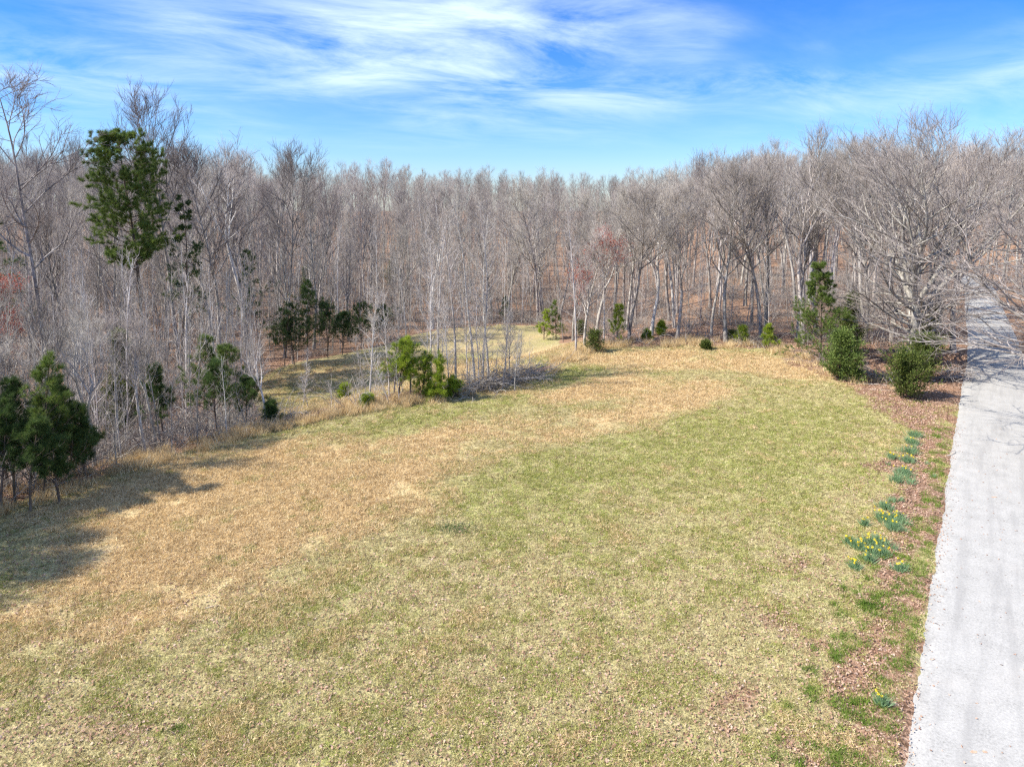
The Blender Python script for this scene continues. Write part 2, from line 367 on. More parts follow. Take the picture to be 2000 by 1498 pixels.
def masks(x, y):
    w = 2.2 * (fbm(x / 3.1, y / 3.1, 21) - 0.5)
    sdf = poly_sd(x, y, FIELD); sdm = poly_sd(x, y, MEADOW)
    infield = 1 - sstep(sdf + w * 0.5, -0.5, 0.9)
    inmead = 1 - sstep(sdm + w, -1, 1.5)
    dry = 0.80 * (1 - sstep(poly_sd(x, y, DRY_A) + 2.6 * w, -5, 3.0)) 
    dry = np.maximum(dry, 0.8 * (1 - sstep(poly_sd(x, y, DRY_B) + 1.6 * w, -2.5, 3)))
    dry = np.maximum(dry, 0.8 * (1 - sstep(poly_sd(x, y, DRY_C) + 1.6 * w, -2.5, 4)))
    dry = np.maximum(dry, (0.15 + 0.55 * fbm(x / 8, y / 8, 61)) * inmead)
    st = fbm((x * 0.75 + y * 0.66) / 14, (x * -0.66 + y * 0.75) / 3.5, 31)
    dry = dry * (0.5 + 0.85 * st) + 0.5 * (st - 0.42)
    gr = 0.8 * (1 - sstep(poly_sd(x, y, GREEN_A) + 1.5 * w, -2, 3))
    gr = np.maximum(gr, 0.7 * (1 - sstep(poly_sd(x, y, GREEN_B) + 2.5 * w, -6, 4)))
    gr = np.maximum(gr, 1.2 * (1 - sstep(poly_sd(x, y, GREEN_F), -1, 1)))
    dry = dry * (1 - 0.7 * (1 - sstep(poly_sd(x, y, GREEN_A) + 1.5 * w, -2, 3)))
    gr = gr + 0.7 * (fbm(x / 4, y / 4, 41) - 0.5)
    rd = road_d(x, y) - ROAD_W / 2
    sv = poly_sd(x, y, LIT_V)
    lit = 1 - np.maximum(infield, inmead)
    lit = np.maximum(lit, 0.97 * (1 - sstep(sv + 1.2 * w, -0.6, 0.9)))
    lit = np.maximum(lit, 0.62 * fbm(x / 2.5, y / 2.5, 51) * (1 - sstep(y, 18, 34)))           # leaves blown over the near lawn
    lit = np.maximum(lit, (0.42 + 0.2 * (y < 27)) * sstep(fbm(x / 1.5, y / 1.5, 55, 5), 0.44, 0.66) * (1 - sstep(rd, 3, 9)) * (1 - sstep(y, 38, 48)))
    fringe = (1 - sstep(rd + 0.9 * w, 0.2, 0.9)) * (1 - sstep(y, 44, 52)) * (rd > -1) * sstep(fbm(x / 1.1, y / 1.1, 91, 3), 0.36, 0.56)
    lit = lit * (1 - 0.6 * fringe); gr = gr + 0.4 * fringe; dry = dry * (1 - fringe)
    return np.clip(dry, 0, 1.2), np.clip(gr, -0.5, 1.3), np.clip(lit, 0, 1), infield, inmead, rd

# ------------------------------------------------------------------ ground sheet
def warp(lo, hi, step, far, n):
    core = np.arange(lo, hi + 1e-6, step)
    g = step * 1.11 ** np.arange(1, n)
    s = np.cumsum(g); s = s[s < far]
    return np.concatenate([(lo - s)[::-1], core, hi + s])
gx = warp(-60, 75, 0.5, 3000, 90); gy = warp(5, 110, 0.5, 3000, 90)
X, Y = np.meshgrid(gx, gy); nx, ny = len(gx), len(gy)
x, y = X.ravel(), Y.ravel()
z = zfun(x, y)
rd_ = road_d(x, y) - ROAD_W / 2
z = z - 0.10 * (1 - sstep(rd_, -0.75, -0.05)) + 0.045 * (1 - sstep(np.abs(rd_ - 0.3), 0.1, 0.7))
i = (np.arange(ny - 1)[:, None] * nx + np.arange(nx - 1)[None]).ravel()
me = mesh_from('ground', np.c_[x, y, z], quads=np.c_[i, i + 1, i + nx + 1, i + nx], mats=[M['ground']], smooth=True)
dry, gr, lit, inf, inm, rdv = masks(x, y)
attr(me, 'dry', dry); attr(me, 'green', gr); attr(me, 'litter', lit)
ground = obj('ground', me, kind='structure', label='mown field of straw and green grass with leaf covered wood floor around it')

# road: follows the ground, ragged edges
def build_road():
    rng = np.random.default_rng(4)
    n = len(RL); k = 13
    s = np.arange(n) * 0.25
    jl = 0.30 * (fbm(s / 2.5, s * 0, 3, 5) - 0.5) * 2 + 0.14 * (rng.random(n) - 0.5)
    jr = 0.16 * (fbm(s / 0.6, s * 0 + 5, 8, 4) - 0.5) * 2 + 0.10 * (rng.random(n) - 0.5)
    u = np.linspace(0, 1, k)
    V = np.zeros((n, k, 3)); 
    off = (jl[:, None] * (1 - u) ** 6 + (ROAD_W * u)[None] + jr[:, None] * u ** 6)
    V[:, :, 0] = RL[:, None, 0] + RN[:, None, 0] * off; V[:, :, 1] = RL[:, None, 1] + RN[:, None, 1] * off
    V[:, :, 2] = zfun(V[:, :, 0], V[:, :, 1]) + 0.035 + 0.05 * (1 - (2 * u - 1) ** 2)[None]
    V[:, 0, 2] -= 0.10; V[:, -1, 2] -= 0.10
    j = (np.arange(n - 1)[:, None] * k + np.arange(k - 1)[None]).ravel()
    me = mesh_from('road', V.reshape(-1, 3), quads=np.c_[j, j + 1, j + k + 1, j + k][:, ::-1], mats=[M['road']], smooth=True)
    attr(me, 'across', np.broadcast_to(u * ROAD_W, (n, k)).ravel()); attr(me, 'along', np.broadcast_to(s[:, None], (n, k)).ravel())
    return me
road = obj('road', build_road(), kind='structure', label='pale grey chip sealed country lane running straight uphill')

# ------------------------------------------------------------------ plant growing, level by level, in numpy
def nrm(v): return v / (np.linalg.norm(v, axis=-1, keepdims=True) + 1e-12)
def grow(rng, start, dirs, length, r0, r1, segs, wander=0.1, trop=0.0, droop=None):
    n = len(start); P = np.zeros((n, segs + 1, 3)); P[:, 0] = start; d = nrm(dirs.copy())
    w = nrm(rng.normal(size=(n, 3)))
    for s in range(segs):
        w = nrm(w + 0.9 * rng.normal(size=(n, 3)))
        d = nrm(d + wander * w + np.array([0, 0, 1.0]) * (trop if droop is None else trop - droop * (s / segs)))
        P[:, s + 1] = P[:, s] + d * (length / segs)[:, None]
    f = np.linspace(0, 1, segs + 1)[None]
    R = r0[:, None] * (1 - f) + r1[:, None] * f
    return P, R
def spawn(rng, P, R, per, t0, t1, ang, ajit, up=0.0):
    """children spaced along each parent; returns start, dir, parent radius there, t, parent index"""
    n, S, _ = P.shape
    par = np.repeat(np.arange(n), per)
    k = np.tile(np.arange(per), n)
    t = t0 + (t1 - t0) * (k + rng.random(len(par))) / per
    ft = t * (S - 1); i0 = np.minimum(ft.astype(int), S - 2); fr = ft - i0
    a, b = P[par, i0], P[par, i0 + 1]
    start = a + (b - a) * fr[:, None]; tan = nrm(b - a)
    rad = R[par, i0] * (1 - fr) + R[par, i0 + 1] * fr
    az = k * 2.39996 + rng.random(n)[par] * 6.283 + rng.normal(size=len(par)) * 0.5
    ref = np.where(np.abs(tan[:, 2:3]) > 0.9, np.array([[1.0, 0, 0]]), np.array([[0, 0, 1.0]]))
    e1 = nrm(np.cross(tan, ref)); e2 = np.cross(tan, e1)
    an = np.radians(ang + ajit * rng.normal(size=len(par)))
    d = tan * np.cos(an)[:, None] + (e1 * np.cos(az)[:, None] + e2 * np.sin(az)[:, None]) * np.sin(an)[:, None]
    d[:, 2] += up
    return start, nrm(d), rad, t, par
class Geo:
    def __init__(s): s.V = []; s.Q = []; s.T = []; s.qm = []; s.tm = []; s.n = 0
    def tubes(s, P, R, k=3, mat=0):
        n, S, _ = P.shape
        tan = nrm(np.gradient(P, axis=1))
        ref = np.where(np.abs(tan[:, :1, 2:3]) > 0.85, np.array([[[1.0, 0, 0]]]), np.array([[[0, 0, 1.0]]]))
        e1 = nrm(np.cross(tan, ref)); e2 = np.cross(tan, e1)
        a = np.arange(k) * 2 * math.pi / k
        ring = e1[:, :, None] * np.cos(a)[None, None, :, None] + e2[:, :, None] * np.sin(a)[None, None, :, None]
        V = P[:, :, None] + ring * R[:, :, None, None]
        base = s.n + (np.arange(n)[:, None, None] * S + np.arange(S - 1)[None, :, None]) * k
        j = np.arange(k)[None, None]; j2 = (j + 1) % k
        Q = np.stack([base + j, base + j2, base + k + j2, base + k + j], -1).reshape(-1, 4)
        s.V.append(V.reshape(-1, 3)); s.Q.append(Q); s.qm.append(np.full(len(Q), mat)); s.n += n * S * k
    def cones(s, A, B, r, mat=0):
        n = len(A); t = nrm(B - A); ref = np.where(np.abs(t[:, 2:3]) > 0.85, np.array([[1.0, 0, 0]]), np.array([[0, 0, 1.0]]))
        e1 = nrm(np.cross(t, ref)); e2 = np.cross(t, e1)
        a = np.arange(3) * 2 * math.pi / 3
        ring = A[:, None] + (e1[:, None] * np.cos(a)[None, :, None] + e2[:, None] * np.sin(a)[None, :, None]) * np.reshape(r, (-1, 1, 1))
        V = np.concatenate([ring, B[:, None]], 1)
        b = s.n + np.arange(n) * 4
        T = np.concatenate([np.c_[b, b + 1, b + 3], np.c_[b + 1, b + 2, b + 3], np.c_[b + 2, b, b + 3]])
        s.V.append(V.reshape(-1, 3)); s.T.append(T); s.tm.append(np.full(len(T), mat)); s.n += n * 4
    def blades(s, A, B, w, mat=0, rng=None):
        """thin leaf shaped faces from A to B: one kite of two triangles"""
        n = len(A); t = nrm(B - A); side = nrm(np.cross(t, rng.normal(size=(n, 3))))
        w = np.reshape(np.broadcast_to(w, n), (-1, 1)); Mx = A * 0.55 + B * 0.45
        V = np.stack([A, Mx + side * w / 2, B, Mx - side * w / 2], 1)
        b = s.n + np.arange(n) * 4
        s.V.append(V.reshape(-1, 3)); Q = np.c_[b, b + 1, b + 2, b + 3]; s.Q.append(Q); s.qm.append(np.full(n, mat)); s.n += n * 4
    def needles(s, A, B, w, mat=0, rng=None):
        n = len(A); t = nrm(B - A); side = nrm(np.cross(t, rng.normal(size=(n, 3))))
        w = np.reshape(np.broadcast_to(w, n), (-1, 1))
        V = np.stack([A + side * w / 2, A - side * w / 2, B], 1); b = s.n + np.arange(n) * 3
        s.V.append(V.reshape(-1, 3)); T = np.c_[b, b + 1, b + 2]; s.T.append(T); s.tm.append(np.full(n, mat)); s.n += n * 3
    def mesh(s, name, mats, smooth=True):
        c = lambda L, w: np.concatenate(L) if L else np.zeros((0, w), int)
        return mesh_from(name, np.concatenate(s.V), c(s.Q, 4), c(s.T, 3), mats, np.concatenate(s.qm) if s.qm else None, np.concatenate(s.tm) if s.tm else None, smooth)

def hardwood(seed, H=20, bole=0.42, r0=0.20, nl=20, ang=42, llen=0.30, wander=0.13, up=0.10, n2=8, n3=7, n4=5, lean=0.03, tw=0.010, droop=None,
             mats=('bark', 'twig'), low=0.0, fork=0, mix_geo=None, profile='vase', l3len=1.25, l4len=0.5, name='tree', joined=False, wt=0.05, k1=5, lowlimbs=0, lowlen=7.0):
    """a bare broadleaf tree -> trunk mesh (bole and limbs), crown mesh (branches and twigs)"""
    rng = np.random.default_rng(seed)
    G, C = Geo(), Geo()
    st = np.array([[0, 0, -0.4]]); d = np.array([[rng.normal() * lean, rng.normal() * lean, 1.0]])
    P0, R0 = grow(rng, st, d, np.array([H * (0.93 if not fork else bole + 0.12)]), np.array([r0]), np.array([r0 * (0.10 if not fork else 0.6)]), 16, wt, 0.04)
    R0[:, 0] *= 1.45; R0[:, 1] *= 1.08
    G.tubes(P0, R0, 8)
    stems, srad = P0, R0
    tb = bole
    if fork:
        s_, d_, rr, t_, p_ = spawn(rng, P0, R0, fork, 0.80, 1.0, 24, 7)
        Pf, Rf = grow(rng, s_, d_, H * (0.90 - bole) * (0.85 + 0.3 * rng.random(fork)), rr * 0.72, rr * 0.10, 12, 0.09, 0.10)
        G.tubes(Pf, Rf, 6)
        stems, srad = Pf, Rf; tb = 0.12
    per = nl if not fork else max(5, nl // fork + 2)
    s_, d_, rr, t_, p_ = spawn(rng, stems, srad, per, tb, 0.99, ang, 9)
    tt = (t_ - tb) / (1 - tb)
    if profile == 'vase': prof = 0.55 + 0.75 * np.sin(np.clip(tt * 0.9 + 0.08, 0, 1) * math.pi) - 0.45 * tt
    elif profile == 'round': prof = 0.35 + 1.0 * np.sin(np.clip(tt * 0.8 + 0.2, 0, 1) * math.pi)
    else: prof = 1.15 - 0.95 * tt
    base_len = H * llen * (1.0 if not fork else 0.72)
    L1 = base_len * prof * (0.75 + 0.5 * rng.random(len(tt)))
    if low:                                          # wide drooping lower limbs
        d_[:, 2] -= low * (1 - tt); d_ = nrm(d_)
    P1, R1 = grow(rng, s_, d_, L1, np.minimum(rr * 0.7, 0.018 + L1 * 0.022), np.full(len(tt), 0.014), 8, wander, up, droop)
    G.tubes(P1, R1, k1)
    if lowlimbs:                                     # wide limbs that leave the bole level and sag
        s_, d_, rr, t_, p_ = spawn(rng, P0, R0, lowlimbs, 0.40, 1.0, 84, 10)
        La = lowlen * (0.65 + 0.6 * rng.random(len(t_)))
        Pa, Ra = grow(rng, s_, d_, La, np.minimum(rr * 0.4, 0.15), np.full(len(t_), 0.02), 8, wander * 1.2, 0.10, 0.26)
        G.tubes(Pa, Ra, k1)
        P1 = np.concatenate([P1, Pa]); R1 = np.concatenate([R1, Ra]); L1 = np.concatenate([L1, La])
    s_, d_, rr, t_, p_ = spawn(rng, P1, R1, n2, 0.18, 1.0, 34, 11, 0.08)
    L2 = np.maximum(L1[p_] * 0.42 * (1.25 - 0.7 * t_) * (0.6 + 0.7 * rng.random(len(t_))), 0.7)
    P2, R2 = grow(rng, s_, d_, L2, np.minimum(rr * 0.8, 0.012 + L2 * 0.014), np.full(len(t_), 0.009), 5, wander * 1.1, up * 0.8, droop)
    C.tubes(P2, R2, 4)
    # top shoots on the stems themselves carry small branches too
    s3, d3, rr3, t3, p3 = spawn(rng, P2, R2, n3, 0.15, 1.0, 30, 11, 0.10)
    L3 = l3len * (0.55 + 0.8 * rng.random(len(t3))) * (1.15 - 0.4 * t3)
    P3, R3 = grow(rng, s3, d3, L3, np.full(len(t3), tw * 1.3), np.full(len(t3), tw * 0.5), 3, wander * 1.0, up * 1.3)
    C.tubes(P3, R3, 3)
    if n4:
        s4, d4, rr4, t4, p4 = spawn(rng, P3, R3, n4, 0.15, 1.0, 27, 10, 0.12)
        L4 = l4len * (0.5 + 0.9 * rng.random(len(t4)))
        C.cones(s4, s4 + d4 * L4[:, None], np.full(len(t4), tw * 0.62))
        tips = s4 + d4 * L4[:, None]
    else: tips = P3[:, -1]
    zk = H / max(float(v[:, 2].max()) for v in C.V)
    for L_ in (G.V, C.V):
        for v in L_: v[:, 2] *= zk
    tips = tips * np.array([1, 1, zk])
    if joined:
        nC = C.n; off = G.n
        C.Q = [q + off for q in C.Q]; C.T = [q + off for q in C.T]
        G.V += C.V; G.Q += C.Q; G.T += C.T; G.qm += [np.full(len(q), 1) for q in C.Q]; G.tm += [np.full(len(q), 1) for q in C.T]
        return G.mesh(name, [M[mats[0]], M[mats[1]]])
    return G.mesh('trunk', [M[mats[0]]]), C.mesh('crown', [M[mats[1]]]), tips

def place_tree(name, meshes, x, y, label, category='tree', group=None, rz=0, sc=1.0, parts=('trunk', 'crown'), tilt=(0, 0)):
    e = bpy.data.objects.new(name, None); COL.objects.link(e); e.empty_display_size = 0.5
    e.location = (x, y, gz(x, y)); e.rotation_euler = (tilt[0], tilt[1], rz)
    e.scale = (sc, sc, sc) if not hasattr(sc, '__len__') else sc
    e['label'] = label; e['category'] = category
    if group: e['group'] = group
    for pn, me in zip(parts, meshes):
        o = bpy.data.objects.new(pn, me); COL.objects.link(o); o.parent = e
    return e

def pine(seed, H, spread, t0=0.35, nb=42, tufts=5, nn=16, nl=0.26, nw=0.018, mat='pine', r0=0.16, bang=72, flat=0.0, profile='cone', sub=5, up=0.12, irregular=0.3):
    rng = np.random.default_rng(seed); G, B, F = Geo(), Geo(), Geo()
    P0, R0 = grow(rng, np.array([[0, 0, -0.3]]), np.array([[rng.normal() * 0.03, rng.normal() * 0.03, 1.0]]), np.array([H]), np.array([r0]), np.array([0.02]), 14, 0.035, 0.05)
    G.tubes(P0, R0, 7)
    s_, d_, rr, t_, p_ = spawn(rng, P0, R0, nb, t0, 0.995, bang, 9)
    tt = (t_ - t0) / (1 - t0)
    if profile == 'cone': prof = 1.08 - 0.95 * tt
    else: prof = 0.35 + 0.9 * np.sin(np.clip(0.15 + tt * 0.80, 0, 1) * math.pi)
    L1 = np.maximum(spread * prof * (1 - irregular + 2 * irregular * rng.random(len(tt))), 0.3)
    P1, R1 = grow(rng, s_, d_, L1, np.minimum(rr * 0.5, 0.01 + L1 * 0.014), np.full(len(tt), 0.008), 6, 0.10, up)
    G.tubes(P1, R1, 4)
    s2, d2, rr2, t2, p2 = spawn(rng, P1, R1, sub, 0.30, 1.0, 48, 12, 0.04)
    L2 = np.maximum(L1[p2] * 0.42 * (1.2 - 0.8 * t2) * (0.6 + 0.7 * rng.random(len(t2))), 0.18)
    P2, R2 = grow(rng, s2, d2, L2, np.full(len(t2), 0.010), np.full(len(t2), 0.006), 3, 0.12, 0.12)
    G.tubes(P2, R2, 3)
    s3, d3, rr3, t3, p3 = spawn(rng, P2, R2, tufts, 0.25, 1.0, 28, 14, 0.10)
    # the leader and branch ends too
    s3 = np.concatenate([s3, P1[:, -1], P0[:, -1]]); d3 = np.concatenate([d3, nrm(P1[:, -1] - P1[:, -2]), np.array([[0, 0, 1.0]])])
    m = len(s3); base = np.repeat(s3, nn, 0); ax = np.repeat(d3, nn, 0)
    dv = nrm(ax * 0.75 + 0.72 * nrm(rng.normal(size=base.shape)) + np.array([0, 0, 0.12]))
    ll = nl * (0.65 + 0.6 * rng.random(len(base)))
    b0 = base + ax * (rng.random(len(base)) * nl * 0.5)[:, None]
    F.needles(b0, b0 + dv * ll[:, None], nw * (0.7 + 0.6 * rng.random(len(base))), 0, rng)
    return G.mesh('trunk', [M['pinebark']]), F.mesh('needles', [M[mat]], False)

def cedar(seed, H, R, mat='cedar', nb=150, nsp=12, nf=5, shape='oval', t0=0.02, blade=0.17):
    rng = np.random.default_rng(seed); G, F = Geo(), Geo()
    P0, R0 = grow(rng, np.array([[0, 0, -0.2]]), np.array([[0, 0, 1.0]]), np.array([H * 0.98]), np.array([0.06 + H * 0.012]), np.array([0.015]), 8, 0.03, 0.05)
    G.tubes(P0, R0, 6)
    s_, d_, rr, t_, p_ = spawn(rng, P0, R0, nb, t0, 0.98, 62, 10)
    if shape == 'oval': prof = np.sqrt(np.clip(1 - (t_ * 1.55 - 0.50) ** 2 / 1.15, 0.03, 1))
    else: prof = 1.05 - 0.92 * t_
    az_ = np.arctan2(d_[:, 1], d_[:, 0]); lump = (0.40 + 0.95 * rng.random(len(t_)) ** 1.3) * (0.82 + 0.36 * np.sin(az_ * 3 + t_ * 9 + seed))
    L1 = np.maximum(R * prof * lump, 0.2)
    P1, R1 = grow(rng, s_, d_, L1, np.full(len(t_), 0.014), np.full(len(t_), 0.006), 4, 0.10, 0.10)
    G.tubes(P1, R1, 3)
    s2, d2, _, t2, p2 = spawn(rng, P1, R1, nsp, 0.25, 1.0, 42, 14, 0.05)
    L2 = 0.42 * (0.6 + 0.7 * rng.random(len(t2))) * (1.2 - 0.4 * t2)
    P2, R2 = grow(rng, s2, d2, L2, np.full(len(t2), 0.004), np.full(len(t2), 0.003), 2, 0.1, 0.15)
    s3, d3, _, t3, p3 = spawn(rng, P2, R2, nf, 0.05, 1.0, 34, 14, 0.05)
    F.blades(s3, s3 + d3 * (blade * (0.6 + 0.8 * rng.random(len(s3))))[:, None], 0.055, 0, rng)
    return G.mesh('trunk', [M['pinebark']]), F.mesh('foliage', [M[mat]], False)

def sapling(seed, H=8, r0=0.045, n1=26, n2=5, n3=2, ang=48, llen=0.20, mats=('pale', 'paletwig'), tw=0.009, bole=0.15, lean=0.06, wander=0.12, stems=1, joined=True):
    rng = np.random.default_rng(seed); G = Geo()
    st = np.zeros((stems, 3)); st[:, :2] = rng.normal(size=(stems, 2)) * (0.25 if stems > 1 else 0); st[:, 2] = -0.2
    d = np.c_[rng.normal(size=(stems, 2)) * lean * (1 if stems == 1 else 3), np.ones(stems)]
    Hs = H * (0.7 + 0.35 * rng.random(stems)) if stems > 1 else np.array([H])
    P0, R0 = grow(rng, st, d, Hs, np.full(stems, r0), np.full(stems, 0.012), 10, 0.05, 0.04)
    G.tubes(P0, R0, 5)
    s_, d_, rr, t_, p_ = spawn(rng, P0, R0, n1, bole, 0.99, ang, 10)
    L1 = H * llen * (1.15 - 0.85 * t_) * (0.6 + 0.8 * rng.random(len(t_)))
    P1, R1 = grow(rng, s_, d_, L1, np.minimum(rr * 0.6, 0.02), np.full(len(t_), tw * 0.8), 5, wander, 0.10)
    G.tubes(P1, R1, 3)
    s2, d2, rr, t2, p2 = spawn(rng, P1, R1, n2, 0.2, 1.0, 40, 12, 0.05)
    L2 = np.maximum(L1[p2] * 0.45 * (1.2 - 0.7 * t2), 0.3)
    P2, R2 = grow(rng, s2, d2, L2, np.full(len(t2), tw), np.full(len(t2), tw * 0.6), 3, wander, 0.1)
    G.tubes(P2, R2, 3, 1)
    s3, d3, rr, t3, p3 = spawn(rng, P2, R2, n3, 0.2, 1.0, 36, 12, 0.05)
    G.cones(s3, s3 + d3 * (0.40 * (0.6 + 0.8 * rng.random(len(t3))))[:, None], np.full(len(t3), tw * 0.5), 1)
    return G.mesh('sapling', [M[mats[0]], M[mats[1]]])

def brush(seed, R=1.4, H=2.2, stems=34, mats=('paletwig', 'twig'), lean=0.7, tw=0.008, n1=7, n2=5):
    rng = np.random.default_rng(seed); G = Geo()
    st = np.c_[rng.normal(size=(stems, 2)) * R * 0.45, np.full(stems, -0.1)]
    d = np.c_[rng.normal(size=(stems, 2)) * lean, np.ones(stems)]
    P0, R0 = grow(rng, st, d, H * (0.5 + 0.7 * rng.random(stems)), np.full(stems, 0.016), np.full(stems, 0.008), 6, 0.22, -0.02, 0.12)
    G.tubes(P0, R0, 4)
    s_, d_, rr, t_, p_ = spawn(rng, P0, R0, n1, 0.15, 1.0, 45, 14)
    P1, R1 = grow(rng, s_, d_, 0.7 * (0.5 + 0.8 * rng.random(len(t_))), np.full(len(t_), tw), np.full(len(t_), tw * 0.6), 3, 0.2, 0.0)
    G.tubes(P1, R1, 3, 1)
    s2, d2, rr, t2, p2 = spawn(rng, P1, R1, n2, 0.15, 1.0, 40, 14)
    G.cones(s2, s2 + d2 * (0.3 * (0.6 + 0.8 * rng.random(len(t2))))[:, None], np.full(len(t2), tw * 0.6), 1)
    return G.mesh('brush', [M[mats[0]], M[mats[1]]])

# ------------------------------------------------------------------ variants
rnd = np.random.default_rng(11)
HW = []      # generic 20 m forest trees
for k in range(14):
    fk = (0, 0, 2, 0, 3, 0, 2, 0, 0, 4, 0, 2, 0, 0)[k]
    HW.append(hardwood(100 + k, H=20, bole=0.32 + 0.20 * rnd.random(), r0=0.17 + 0.12 * rnd.random(), nl=18 + int(6 * rnd.random()), ang=30 + 14 * rnd.random(),
                       llen=0.16 + 0.09 * rnd.random(), wander=0.12 + 0.07 * rnd.random(), up=0.10 + 0.07 * rnd.random(), n2=5, n3=4, n4=2, fork=fk, tw=0.0095, l3len=1.5, l4len=0.75,
                       mats=(('bark', 'twig'), ('oak', 'twig'), ('oak', 'twig'), ('bark', 'twigdark'), ('pale', 'twig'))[k % 5])[:2])
SAP = [sapling(200 + k, H=8, mats=(('pale', 'paletwig'), ('bark', 'twig'), ('oak', 'twig'))[k % 3], n1=15 + 3 * (k % 3), ang=42 + 8 * (k % 3)) for k in range(6)]
BR = [brush(300 + k, stems=17 + 3 * k, H=2.7, tw=0.007, n1=5, n2=2, mats=(('paletwig', 'twig'), ('oak', 'twig'), ('bark', 'twigdark'))[(0, 1, 2, 1, 2)[k]]) for k in range(5)]

# ------------------------------------------------------------------ where the wood stands
def fit(px, py_base, py_top):
    """ground point under a pixel and the height that reaches another pixel row there"""
    x, y, z = at(px, py_base)
    ang = PITCH - math.atan2(PP_Y - py_top, 1334)     # below the horizon
    return x, y, CAM_H - math.hypot(0, y) * math.tan(ang) - z
def free(x, y, m=0.0):
    x = np.atleast_1d(x); y = np.atleast_1d(y)
    return (poly_sd(x, y, FIELD) > m) & (poly_sd(x, y, MEADOW) > m) & (road_d(x, y) > ROAD_W / 2 + 2.2)
def scatter(rng, n, x0, x1, y0, y1, dmin, ok):
    pts = []; grid = {}
    for _ in range(n):
        x = x0 + (x1 - x0) * rng.random(); y = y0 + (y1 - y0) * rng.random()
        pts.append((x, y))
    pts = np.array(pts); pts = pts[ok(pts[:, 0], pts[:, 1])]
    out = []
    for p in pts:
        c = (int(p[0] // dmin), int(p[1] // dmin)); bad = False
        for a in (-1, 0, 1):
            for b in (-1, 0, 1):
                for q in grid.get((c[0] + a, c[1] + b), ()):
                    if (q[0] - p[0]) ** 2 + (q[1] - p[1]) ** 2 < dmin * dmin: bad = True
        if not bad: grid.setdefault(c, []).append(p); out.append(p)
    return np.array(out)
def inview(x, y, m=0.06): return (np.abs(x) < (0.75 + m) * (y * cp + CAM_H * sp) + 6) & (y > 5)

hero_xy = []
# --- single tall trees the photograph picks out
def hero(name, px, pb, pt, label, seed, sc_xy=1.0, **kw):
    x, y, H = fit(px, pb, pt)
    tr, cr, tips = hardwood(seed, H=H, **kw)
    e = place_tree(name, (tr, cr), x, y, label, 'bare tree', sc=(sc_xy, sc_xy, 1))
    hero_xy.append((x, y)); return e, tips
hero('bare_tree', 88, 800, 90, 'tall bare tree with open angular crown, highest at the left edge of the wood', 501, r0=0.24, bole=0.42, nl=17, ang=52, llen=0.24, wander=0.17, up=0.05, n2=8, n3=6, n4=4, mats=('bark', 'twigdark'), tw=0.012)
hero('bare_tree', 352, 735, 128, 'very tall slim bare tree rising directly behind the big round crowned pine', 502, r0=0.24, bole=0.50, nl=22, ang=34, llen=0.25, wander=0.10, up=0.12, n2=8, n3=6, n4=5, mats=('bark', 'twigdark'), tw=0.012)
hero('bare_tree', 432, 720, 240, 'broad fan crowned bare tree just right of the big pine', 503, r0=0.22, bole=0.42, nl=26, ang=46, llen=0.29, wander=0.10, up=0.10, n2=8, n3=7, n4=5, mats=('bark', 'twigdark'), tw=0.012)
hero('bare_tree', 560, 665, 262, 'taller bare tree with spiky upright crown behind the row of dark pines', 504, r0=0.2, bole=0.45, nl=20, ang=38, llen=0.24, wander=0.12, n2=8, n3=6, n4=5, mats=('bark', 'twigdark'), tw=0.012)
hero('bare_tree', 1165, 660, 350, 'forked grey tree with leaning limbs beside the rounded cedar bush at the field corner', 505, r0=0.22, bole=0.25, nl=22, ang=40, llen=0.34, wander=0.18, fork=3, n2=8, n3=7, n4=5, mats=('oak', 'twig'))
hero('bare_tree', 1228, 668, 325, 'slim dark trunked tree with high crown behind the small pointed pine', 506, r0=0.19, bole=0.5, nl=20, ang=42, llen=0.3, wander=0.15, n2=8, n3=7, n4=5)
hero('bare_tree', 1272, 655, 330, 'pale crooked trunked tree at the back edge of the field', 507, r0=0.2, bole=0.5, nl=20, ang=42, llen=0.28, wander=0.18, wt=0.09, n2=8, n3=7, n4=5, mats=('pale', 'twig'))
hero('bare_tree', 1322, 662, 335, 'tree with twin grey stems at the back edge of the field', 508, r0=0.2, bole=0.3, nl=20, ang=40, llen=0.3, wander=0.15, fork=2, n2=8, n3=7, n4=5, mats=('oak', 'twig'))
hero('bare_tree', 1418, 668, 285, 'dark trunked tree standing alone at the back edge of the field', 509, r0=0.22, bole=0.4, nl=24, ang=42, llen=0.32, wander=0.16, n2=8, n3=7, n4=5)
hero('bare_tree', 1486, 662, 278, 'tall grey tree behind the yellow green pine seedlings at the back edge', 510, r0=0.22, bole=0.42, nl=24, ang=44, llen=0.32, wander=0.14, n2=8, n3=7, n4=5, mats=('oak', 'twig'))
hero('bare_tree', 1560, 660, 262, 'tall grey tree standing left of the light green conifer', 511, r0=0.22, bole=0.42, nl=24, ang=44, llen=0.32, wander=0.14, n2=8, n3=7, n4=5)
hero('bare_tree', 1050, 630, 322, 'broad domed bare tree at the mouth of the meadow', 512, r0=0.22, bole=0.3, nl=26, ang=40, llen=0.36, wander=0.12, n2=9, n3=7, n4=5)
